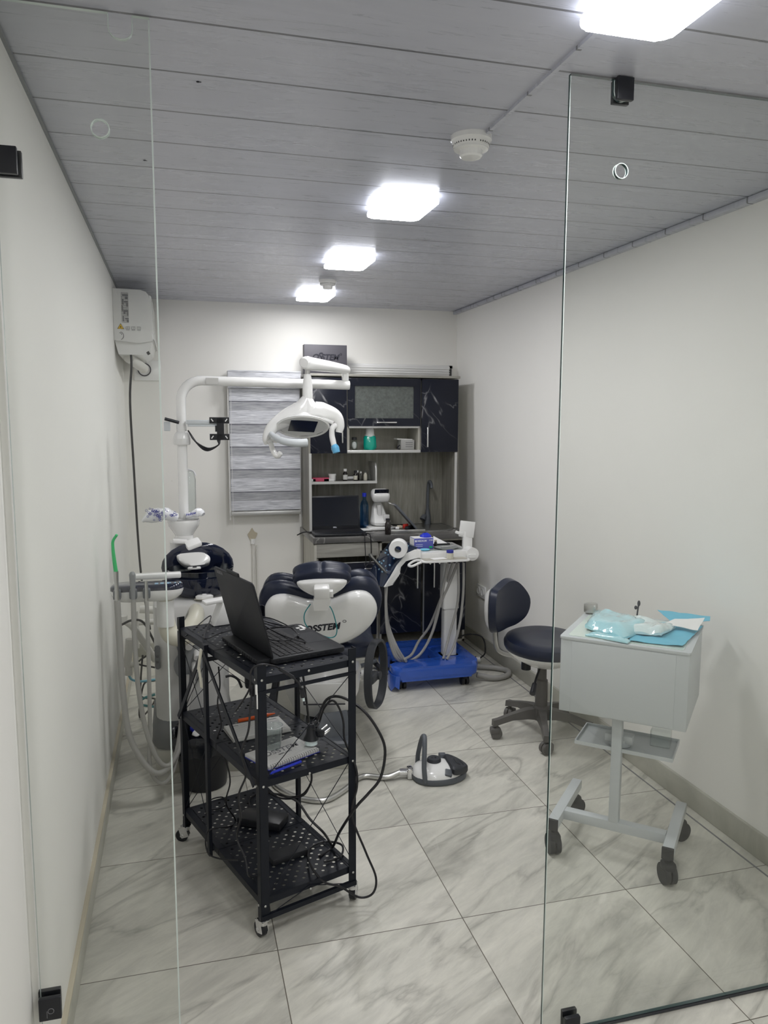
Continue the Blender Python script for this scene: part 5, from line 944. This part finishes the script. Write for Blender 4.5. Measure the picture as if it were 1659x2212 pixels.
# ================================================================ operating lamp on its pole
t = thing('dental_lamp', 'white ceiling-high dental operating lamp on a curved pole', 'dental lamp', (.02, 3.88, 1.124))
yp = 3.88; e1 = W(752, 832, Y=3.86)
zt = W(430, 822, Y=yp).z; xp = .022; xe = W(752, 832, Y=3.88).x
b = B(); pts = [(xp, yp, 1.12), (xp, yp, zt-.12)]+[(xp+.10-.10*math.cos(a), yp, zt-.10+.10*math.sin(a)) for a in [PI/2*i/8 for i in range(1, 9)]]+[(xe, yp-.01, zt-.012)]
b.tube(pts, .0235, 20, 1); P_(b, 'pole', 'white')
b = B(); b.cyl((xp, yp, 1.555), (xp, yp, 1.56), .0245, n=20); b.cyl((xe-.0, yp-.01, zt-.012), (xe+.004, yp-.01, zt-.012), .022, n=20); P_(b, 'pole_joint', 'white2')
b = B(); b.box(W(458, 823, Y=yp-.026), (.06, .002, .03)); P_(b, 'metal_label', 'steel')
# monitor bracket on the pole
b = B(); b.lathe([(.04, 1.515), (.036, 1.535), (.024, 1.55)], (xp, yp, 0), 24); b.lathe([(.037, 1.485), (.04, 1.49), (.04, 1.515)], (xp, yp, 0), 24); br = P_(b, 'bracket_clamp', 'white2')
z0 = W(430, 912, Y=yp-.02).z
b = B(); b.box((.125, yp-.03, z0), (.16, .03, .022), bev=.004); b.box((.125, yp-.03, z0-.016), (.15, .028, .010), bev=.002); b.box((-.045, yp-.02, z0-.02), (.03, .04, .045), bev=.004); P_(b, 'bracket_arm', 'wmetal')
b = B(); b.tube([(.01, yp-.045, z0-.002), (-.055, yp-.055, z0+.016)], .008, 10, 1); P_(b, 'clamp_lever', 'black')
c0 = W(474, 926, Y=yp-.06); Mv = frame(c0, (1, -.25, 0), (0, 0, 1)); b = B()
for dz in (.040, -.040): b.box((0, dz, 0), (.095, .030, .003), bev=.001, M_=Mv)
b.box((.005, 0, 0), (.034, .10, .003), M_=Mv); b.box((-.01, .0, -.012), (.022, .03, .02), M_=Mv); P_(b, 'screen_plate', 'blackm')
b = B()
for sx in (-1, 1):
    for sy in (-1, 1): b.box((sx*.034, sy*.041, .002), (.016, .005, .001), (0, 0, sx*sy*.9), M_=Mv)
P_(b, 'plate_slot', 'white')
for k in range(3):
    b = B(); b.tube([(xp+.03, yp-.02, z0-.04), (xp+.06+.01*k, yp-.05, z0-.09-.012*k), (xp+.12, yp-.06, z0-.125-.006*k), (xp+.17, yp-.06, z0-.11), c0+Vector((-.01+.006*k, .006, -.055))], .0035, 7); P_(b, 'signal_cable', 'cable')
# spring arm and head
pe = Vector((xe-.012, yp-.01, zt-.012))
b = B(); b.box(pe+Vector((-.005, 0, .045)), (.032, .032, .05), bev=.006); b.cyl(pe+Vector((-.005, 0, .05)), pe+Vector((-.005, 0, .08)), .010); P_(b, 'arm_pivot', 'white')
a0 = pe+Vector((-.005, 0, .078)); a1 = W(664, 785, Y=3.60)
b = B(); d_ = (a1-a0); b.tube([a0+Vector((.014, .014, -.004)), a0, a0.lerp(a1, .5)+Vector((0, 0, .002)), a1, a1+d_.normalized()*.03], [.014, .026, .031, .036, .024], 18, 4, flat=.85); P_(b, 'spring_arm', 'white')
hx, hy = a1.x, a1.y; zb = W(660, 868, Y=hy).z
b = B(); b.cyl((hx, hy, a1.z-.02), (hx, hy, a1.z-.055), .012); P_(b, 'steel_pin', 'steel')
b = B(); b.lathe([(.016, a1.z-.05), (.020, a1.z-.075), (.022, a1.z-.10), (.0235, a1.z-.105), (.024, a1.z-.16), (.021, zb)], (hx, hy, 0), 24); P_(b, 'drop_shaft', 'white')
yl, yr = W(577, 945, Y=hy-.02), W(733, 918, Y=hy-.02)
b = B(); m0 = Vector((hx-.004, hy, zb+.015))
b.tube([m0, m0+Vector((-.03, 0, -.05)), W(620, 902, Y=hy), W(590, 922, Y=hy-.01), yl, yl+Vector((.004, 0, -.03))], [.024, .042, .042, .030, .022, .016], 16, 5); b.tube([m0, m0+Vector((.02, 0, -.05)), W(695, 888, Y=hy), W(724, 898, Y=hy-.01), yr+Vector((.003, 0, .0)), yr+Vector((-.002, 0, -.035))], [.024, .042, .042, .030, .022, .016], 16, 5); P_(b, 'yoke', 'white')
b = B(); b.box(W(702, 883, Y=hy-.034), (.018, .002, .008)); P_(b, 'badge', 'ink')
hc = W(654, 922, Y=hy-.02); Mh = Matrix.Translation(hc) @ Rm(-.42, 'X') @ Rm(.06, 'Y')
b = B(); b.lathe([(.02, .058), (.045, .055), (.055, .035), (.07, .022), (.118, .008), (.126, .0), (.12, -.006), (.112, -.002), (.112, .0), (.0, .01)], n=44, M_=Mh); P_(b, 'lamp_housing', 'white')
b = B(); b.lathe([(.112, -.001), (.098, .010), (.078, .022), (.052, .030), (.0, .034)], n=16, M_=Mh, cap=False); P_(b, 'reflector', 'mirror', ang=5)
b = B(); b.lathe([(.088, .006), (.088, .002), (0, .002)], n=4, M_=Mh @ Rm(.78, 'Z')); P_(b, 'lens_shield', 'navyg')
b = B(); b.tube([W(598, 945, Y=hy-.09), W(596, 950, Y=hy-.04), yl+Vector((.02, -.01, 0))], .016, 12); b.tube([yl+Vector((.012, -.02, -.01)), W(585, 958, Y=hy-.03), W(592, 978, Y=hy-.04), W(600, 984, Y=hy-.05), W(606, 978, Y=hy-.06)], [.014, .012, .013, .015, .012], 12); P_(b, 'handle', 'white')
b = B(); b.tube([yr+Vector((-.015, 0, .0)), W(718, 925, Y=hy-.03), W(717, 940, Y=hy-.03), W(720, 955, Y=hy-.04), W(724, 972, Y=hy-.05)], [.014, .013, .014, .013], 12); P_(b, 'handle', 'white')
b = B(); b.tube([W(721, 962, Y=hy-.045), W(724, 968, Y=hy-.05), W(727, 978, Y=hy-.055)], [.015, .020, .017], 12); P_(b, 'handle_sleeve', 'skin', label='blue handle sleeve')
b = B(); b.tube([W(586, 938, Y=hy-.05), W(596, 946, Y=hy-.12), W(616, 954, Y=hy-.16), W(640, 957, Y=hy-.17), W(663, 956, Y=hy-.165)], [.013, .015, .017, .019, .019], 12, flat=1.0); P_(b, 'front_bar', 'wmetal')
b = B(); b.tube([yr+Vector((-.03, 0, .01)), W(700, 905, Y=hy-.02), W(680, 898, Y=hy-.02)], .010, 10); P_(b, 'inner_yoke', 'white2')
# bag on the collar
t = thing('plastic_packet', 'crumpled clear packet with blue print lying on the white collar of the pole', 'packet', (-.06, 3.80, 1.125))
def blob(path, rs, seed, amp=.012):
    b = B(); b.tube(path, rs, 18, 5, flat=.8); b.crumple(amp, 22, seed); return b
b = blob([W(308, 1127, Y=3.80), W(322, 1118, Y=3.80), W(340, 1112, Y=3.80), W(362, 1112, Y=3.81), W(380, 1118, Y=3.82)], [.008, .030, .042, .036, .02], 3); part('film', b, 'bag', t, True)
b = blob([W(402, 1113, Y=3.83), W(415, 1112, Y=3.83), W(428, 1108, Y=3.83), W(437, 1112, Y=3.82)], [.018, .016, .028, .014], 7); part('film', b, 'bag', t, True)
b = B(); random.seed(11)
for k in range(46):
    p = W(random.gauss(338, 12), random.gauss(1108, 7), Y=3.757); r_ = random.uniform(.003, .006)
    b.tube([p+Vector((r_*math.cos(a), 0, r_*math.sin(a))) for a in [2*PI*i/10 for i in range(10)]], .0009, 4, 1, True)
b.text('InfoCo', .018, frame(W(371, 1113, Y=3.775), (1, 0, .12), (0, 0, 1)), .2, .0006)
b.text('Hollow', .016, frame(W(412, 1110, Y=3.80), (1, 0, .2), (0, 0, 1)), .2, .0006); part('print', b, 'navyink', t, True)
t = thing('water_reservoir', 'clear plastic bottle bag standing behind the pole above the collar', 'bottle', tuple(W(410, 1120, Y=3.95)))
b = B(); p = t.location; b.lathe([(.04, 0), (.042, .01), (.042, .2), (.03, .235), (.01, .24)], tuple(p), 24, sx=.8); b.crumple(.004, 25); part('body', b, 'cglass', t, True)
b = B(); b.tube([p+Vector((-.05, 0, .20)), p+Vector((-.02, 0, .245)), p+Vector((.02, 0, .24)), p+Vector((.035, 0, .215))], .004, 6); part('crimped_top', b, 'bag', t, True)
# ================================================================ dental chair
t = thing('dental_chair', 'navy and white dental chair seen from behind its backrest', 'dental chair', (.615, 3.42, .105), -.21)
MC = MW[t.name]
def Pc(b, name, m, **k): return part(name, b, m, t, **k)
Z0 = .785-.105
Mb = T(.0, 0, Z0) @ Rm(.28, 'X') @ Rm(-.045, 'Y')      # backrest plane: local x right, z up, leaning back towards the viewer
half = [(0, .0), (.055, .0), (.11, .020), (.165, .034), (.215, .026), (.248, -.010), (.262, -.06), (.250, -.115), (.215, -.165), (.165, -.205), (.10, -.235), (0, -.25)]
OL = catmull([(x, z, 0) for x, z in half]+[(-x, z, 0) for x, z in half[-2:0:-1]], 3, True)
def shell(rs, M_): 
    b = B(); b.rings([[Vector((p.x*sx+0, y-.35*max(0, 1)*0, (p.y+.11)*sz-.11+dz)) for p in OL] for y, sx, sz, dz in rs], M_=M_); return b
b = shell([(-.035, .70, .70, 0), (-.030, .86, .86, 0), (-.016, .96, .96, 0), (.0, 1.0, 1.0, 0), (.012, 1.0, 1.0, 0)], Mb); Pc(b, 'back_shell', 'white', ang=60)
b = shell([(.012, 1.04, 1.06, .012), (.028, 1.09, 1.14, .024), (.05, 1.10, 1.17, .028), (.066, 1.06, 1.13, .026), (.07, 1.04, 1.11, .026), (.075, 1.06, 1.15, .034), (.105, 1.06, 1.18, .036), (.125, .98, 1.08, .03), (.13, .7, .8, 0)], Mb); Pc(b, 'backrest', 'navy', ang=60)
b = B(); b.tube([Mb @ Vector((-.10, -.034, -.145)), Mb @ Vector((-.1, -.034, -.145))+Vector((.001, 0, 0))], .001, 4, 1)
b.text('OSSTEM', .046, Mb @ frame((.0, -.0365, -.130), (1, 0, .07), (0, 0, 1)), .3, .0016); b.tube([Mb @ Vector((.108+.008*math.cos(a), -.0365, -.100+.006*math.sin(a))) for a in [2*PI*i/14 for i in range(14)]], .0012, 4, 1, True); Pc(b, 'lettering', 'ink')
# headrest
Mh = T(.012, -.09, Z0+.10) @ Rm(.38, 'X') @ Rm(-.03, 'Y')
HL = catmull([(-.132, .0, 0), (-.122, .035, 0), (-.07, .052, 0), (-.02, .058, 0), (.0, .054, 0), (.02, .058, 0), (.07, .052, 0), (.122, .035, 0), (.132, .0, 0), (.10, -.028, 0), (.04, -.035, 0), (-.04, -.035, 0), (-.10, -.028, 0)], 3, True)
b = B(); b.rings([[Vector((p.x*s, y, p.y*s2+dz)) for p in HL] for y, s, s2, dz in ((.0, .88, .85, 0), (.008, .97, .97, 0), (.025, .99, 1, 0), (.033, .94, .96, .004), (.038, .96, 1, .008), (.06, 1.0, 1.03, .012), (.075, .93, .95, .012), (.08, .7, .7, .01))], M_=Mh); Pc(b, 'headrest', 'navy', ang=60)
SL = catmull([(-.112, .008, 0), (-.06, .018, 0), (0, .02, 0), (.06, .018, 0), (.112, .008, 0), (.10, -.028, 0), (.05, -.066, 0), (0, -.078, 0), (-.05, -.066, 0), (-.10, -.028, 0)], 3, True)
b = B(); b.rings([[Vector((p.x*s, y, p.y*s)) for p in SL] for y, s in ((-.022, .55), (-.018, .8), (-.006, .97), (.004, 1.0))], M_=Mh); Pc(b, 'headrest_shell', 'white', ang=60)
b = B(); b.box((.0, -.035, -.025), (.072, .05, .06), bev=.010, M_=Mh); b.rings([[(x*s+dx, y, z) for x, y in ((-.036, -.055), (.036, -.055), (.036, -.015), (-.036, -.015))] for z, s, dx in ((-.05, 1, 0), (-.075, 1.1, -.002), (-.115, .85, -.008))], M_=Mh); b.box((.042, -.045, -.03), (.016, .02, .032), bev=.003, M_=Mh); Pc(b, 'headrest_bracket', 'white')
b = B(); b.tube([(-.04, -.085, Z0-.0), (-.065, -.075, Z0-.04), (-.07, -.07, Z0-.075), (-.058, -.06, Z0-.11), (-.03, -.055, Z0-.135), (.01, -.05, Z0-.155), (.045, -.045, Z0-.168), (.07, -.045, Z0-.16), (.078, -.05, Z0-.13), (.07, -.06, Z0-.08), (.055, -.07, Z0-.03), (.035, -.08, Z0-.0)], .0024, 8, 6, False); Pc(b, 'teal_cord', 'teal', label='teal rubber cord looped behind the backrest')
# seat and legrest
Lc = catmull([(x, y, 0) for x, y in [(-.22, .10), (.22, .10), (.25, .35), (.24, .8), (.2, 1.1), (.12, 1.2), (-.12, 1.2), (-.2, 1.1), (-.24, .8), (-.25, .35)]], 4, True)
b = B(); b.rings([[(p.x*s, p.y*s+.7*(1-s), z-.06*max(0, p.y-.6)) for p in Lc] for z, s in ((.36, .95), (.375, 1.0), (.42, 1.0), (.44, .96), (.445, .8))]); Pc(b, 'seat', 'navy', ang=60)
b = B(); b.rings([[(p.x*s, p.y*s+.7*(1-s), z-.06*max(0, p.y-.6)) for p in Lc] for z, s in ((.31, .75), (.335, .9), (.362, .96))]); Pc(b, 'seat_shell', 'white', ang=60)
# base
EL = lambda rx, ry, cy, z: [(rx*math.cos(a)+.0, cy+ry*math.sin(a), z) for a in [2*PI*i/40 for i in range(40)]]
b = B(); b.rings([EL(.10, .16, .38, .035), EL(.155, .20, .34, .06), EL(.185, .23, .32, .14), EL(.195, .24, .31, .24), EL(.197, .24, .31, .255), EL(.185, .235, .31, .262), EL(.180, .22, .32, .345)]); Pc(b, 'base_shell', 'white2', ang=25)
b = B(); b.rings([[(x, y, z) for x, y in rrect(-.09-e, -.085-e, .145+e, .72+e, .03)] for z, e in ((.0, .0), (.02, 0), (.03, -.01))]); b.box((.06, -.01, .075), (.15, .012, .13), (-.35, 0, .35), bev=.004); Pc(b, 'base_plate', 'gdark')
b = B(); b.box((.02, -.06, .255), (.19, .012, .10), (.15, 0, 0), bev=.004); b.mi = 1; b.box((.02, -.069, .205), (.19, .003, .006), (.15, 0, 0)); b.box((-.074, -.069, .215), (.006, .003, .025), (.15, 0, 0)); Pc(b, 'back_cover', ['tower', 'ink'])
for sx in (-1, 1):
    x = .262*sx; Ma = T(x+.0*sx, .07, .300) @ Rm(-.38, 'Z')
    b = B(); R2 = []; n_ = 44
    for i in range(n_):
        a = 2*PI*i/n_; ca, sa = math.cos(a), math.sin(a); rY, rZ = .115, .160
        R2.append([Vector((w_, (rY+q)*abs(ca)**.85*(1 if ca > 0 else -1), (rZ+q)*abs(sa)**.9*(1 if sa > 0 else -1))) for w_, q in ((-.016, .006), (.016, .006), (.021, .0), (.016, -.007), (-.016, -.007), (-.021, .0))])
    R2.append(R2[0]); b.rings(R2, False, False, Ma)
    b.cyl((-.03, -.02, -.0), (.03, -.02, -.0), .020, n=20, M_=Ma); b.box((.0, -.06, 0), (.045, .10, .045), bev=.012, M_=Ma); Pc(b, 'armrest', 'gdark2', ang=50)
    b = B(); b.cyl((x-.07*sx, .06, .30), (x-.012*sx, .055, .30), .024, n=24); Pc(b, 'armrest_stub', 'white')
# cables from the chair to the rack zone and on the floor
cable([W(612, 1405, Y=3.0), W(606, 1440, Y=2.98), W(600, 1490, Y=3.0), W(596, 1525, Y=3.0)], .004, 'chair_cable', 'black cable hanging down behind the rack, left of the white base')
cable([W(648, 1405, Y=3.1), W(652, 1440, Y=3.1), W(660, 1500, Y=3.12), W(667, 1560, Y=3.15), W(668, 1600, Y=3.2)], .005, 'chair_cable', 'thick black cable in front of the white chair base')
cable([W(487, 1462, Y=3.5), W(500, 1460, Y=3.5), W(514, 1468, Y=3.5), W(522, 1485, Y=3.5)], .006, 'chair_cable', 'short black hose arching behind the rack by the tower')
b = B(); b.rings([[(x, y, z) for x, y in rrect(.235-e, 3.45-e, .37+e, 3.62+e, .05)] for z, e in ((.105, 0), (.22, -.005), (.25, -.02), (.26, -.05))]); solo('junction_box', b, 'gdark', 'dark grey rounded junction cover on the plinth behind the rack', 'junction cover')
b = B(); b.box(W(543, 1450, Y=3.35), (.06, .05, .15), bev=.012); b.cyl(W(548, 1470, Y=3.36), W(548, 1500, Y=3.36), .02); solo('foot_switch_box', b, 'black', 'black block with cables hanging left of the chair base', 'control box')
cable([(.98, 4.72, .006), (1.1, 4.6, .006), (1.25, 4.55, .006), (1.4, 4.62, .006), (1.5, 4.72, .006), (1.62, 4.74, .006), (1.75, 4.66, .006), (1.85, 4.66, .01)], .005, 'floor_cable', 'black cable lying on the floor in front of the base cabinets')
b = B(); b.tube([(1.84, 4.64, .03), (1.88, 4.62, .03)], [.014, .02], 12, 1); b.tube([(1.80, 4.65, .008), (1.70, 4.62, .006), (1.66, 4.68, .006), (1.72, 4.76, .006), (1.80, 4.72, .006), (1.84, 4.65, .02)], .005, 8); b.tube([(1.78, 4.82, .10), (1.88, 4.80, .15), (1.97, 4.74, .14), (1.96, 4.66, .06), (1.90, 4.62, .03)], .005, 8); b.mi = 1; b.cyl((1.88, 4.62, .03), (1.905, 4.61, .032), .018, n=16); solo('floor_plug', b, ['cable', 'white'], 'black plug and looped cable on the floor by the right wall', 'cable')
b = B(); b.box((1.76, 4.79, .14), (.03, .03, .09), bev=.004); b.mi = 1; b.cyl((1.76, 4.79, .075), (1.76, 4.79, .10), .022, n=16); solo('hanging_socket', b, ['ivory', 'black'], 'ivory socket with black plug hanging under the sink cabinet', 'socket')
b = B(); b.box((1.21, 4.66, .03), (.03, .12, .02), (.5, 0, .5), bev=.004); b.tube([(1.24, 4.62, .006), (1.25, 4.56, .006), (1.22, 4.56, .03), (1.20, 4.60, .06)], .004, 6); solo('support_foot', b, 'black', 'black slanted foot standing beside the rear of the chair armrest', 'foot')
# ---------------------------------------------------------------- nesting of sub-parts and groups of look-alikes
def base(o): return o.name.split('.')[0]
NEST = [('laptop', 'screen', 'lid'), ('laptop', 'sticker', 'base'), ('laptop', 'vents', 'base'), ('laptop', 'keyboard', 'base'), ('laptop', 'touchpad', 'base'), ('laptop', 'lettering', 'lid'), ('dental_chair', 'lettering', 'back_shell'), ('dental_chair', 'headrest_bracket', 'headrest_shell'), ('sign_box', 'lettering', 'box'), ('glove_box', 'print', 'carton'), ('glove_carton', 'print', 'carton'),
        ('stool', 'caster', 'leg'), ('instrument_cart', 'end_cap', 'base_rail'), ('instrument_cart', 'glass_top', 'top_frame'), ('cuspidor_unit', 'keypad', 'assistant_head'), ('cuspidor_unit', 'drain_cap', 'basin'), ('cuspidor_unit', 'glass_rim', 'basin'), ('cuspidor_unit', 'foot_plug', 'foot'), ('cuspidor_unit', 'cup_sensor', 'cup_filler'), ('dental_lamp', 'plate_slot', 'screen_plate'), ('dental_lamp', 'badge', 'yoke'), ('dental_lamp', 'reflector', 'lamp_housing'), ('dental_lamp', 'lens_shield', 'lamp_housing'),
        ('delivery_cart', 'lit_button', 'control_panel'), ('delivery_cart', 'tray_liner', 'handle_tray'), ('delivery_cart', 'tray_mat', 'table'), ('delivery_cart', 'column_sleeve', 'column'), ('storage_rack', 'caster', 'post'), ('smoke_detector', 'grille', 'base'), ('milling_scanner', 'display', 'head'), ('plastic_cup', 'rim', 'body'), ('waste_bin', 'liner', 'bucket'), ('air_conditioner', 'rating_table', 'housing'), ('air_conditioner', 'warning_symbols', 'housing'), ('air_conditioner', 'outlet_slot', 'housing'), ('notebook', 'printed_lines', 'pages'), ('plastic_packet', 'print', 'film'), ('medicine_bottle', 'paper_label', 'body'), ('foot_pedal', 'joystick_knob', 'cover'), ('foot_pedal', 'button', 'cover'), ('kitchen_tap', 'lever', 'base'), ('dental_chair', 'armrest_stub', 'armrest')]
tops = [o for o in bpy.data.objects if o.parent is None and 'category' in o]
for tn, cn, pn in NEST:
    for t in tops:
        if base(t) != tn: continue
        cs = [c for c in t.children if base(c) == cn]; ps = [c for c in t.children if base(c) == pn]
        for i, c in enumerate(cs):
            if ps: c.parent = ps[min(i*len(ps)//max(1, len(cs)), len(ps)-1)]
GR = dict(wall_cabinet='wall cabinets above the worktop', base_cabinet='base cabinets under the worktop', glass_partition='glass panes of the partition', medicine_carton='flat cartons on the bottle shelf', medicine_bottle='dark medicine bottles on the shelf', dropper_bottle='small bottles at the shelf end', small_tool='tools in the instrument case', notebook='notebooks on the rack', power_adapter='power adapters on the bottom rack shelf', power_cable='cables arching beside the rack', long_lead='leads hanging down the rack', hanging_loop='cables under the middle rack shelf', cable_bundle='tangled cables on the rack laptop', sterile_pouch='sterilisation pouches on the box cart', surgical_drape='blue drapes on the box cart', black_hose='black hoses behind the tower', chair_cable='cables behind the rack', smoke_detector='smoke detectors on the ceiling', screw_mark='dark specks on the ceiling')
for t in tops:
    if base(t) in GR: t['group'] = GR[base(t)]
# ================================================================ world and output
w = bpy.data.worlds.new('w'); S.world = w; w.use_nodes = True; w.node_tree.nodes['Background'].inputs[0].default_value = (.6, .65, .7, 1); w.node_tree.nodes['Background'].inputs[1].default_value = .0
S.view_settings.view_transform = 'Standard'; S.view_settings.look = 'None'; S.view_settings.exposure = .3; S.view_settings.gamma = 1; S.view_settings.use_curve_mapping = False
S.cycles.max_bounces = 14; S.cycles.diffuse_bounces = 8; S.cycles.transparent_max_bounces = 24; S.cycles.caustics_reflective = False
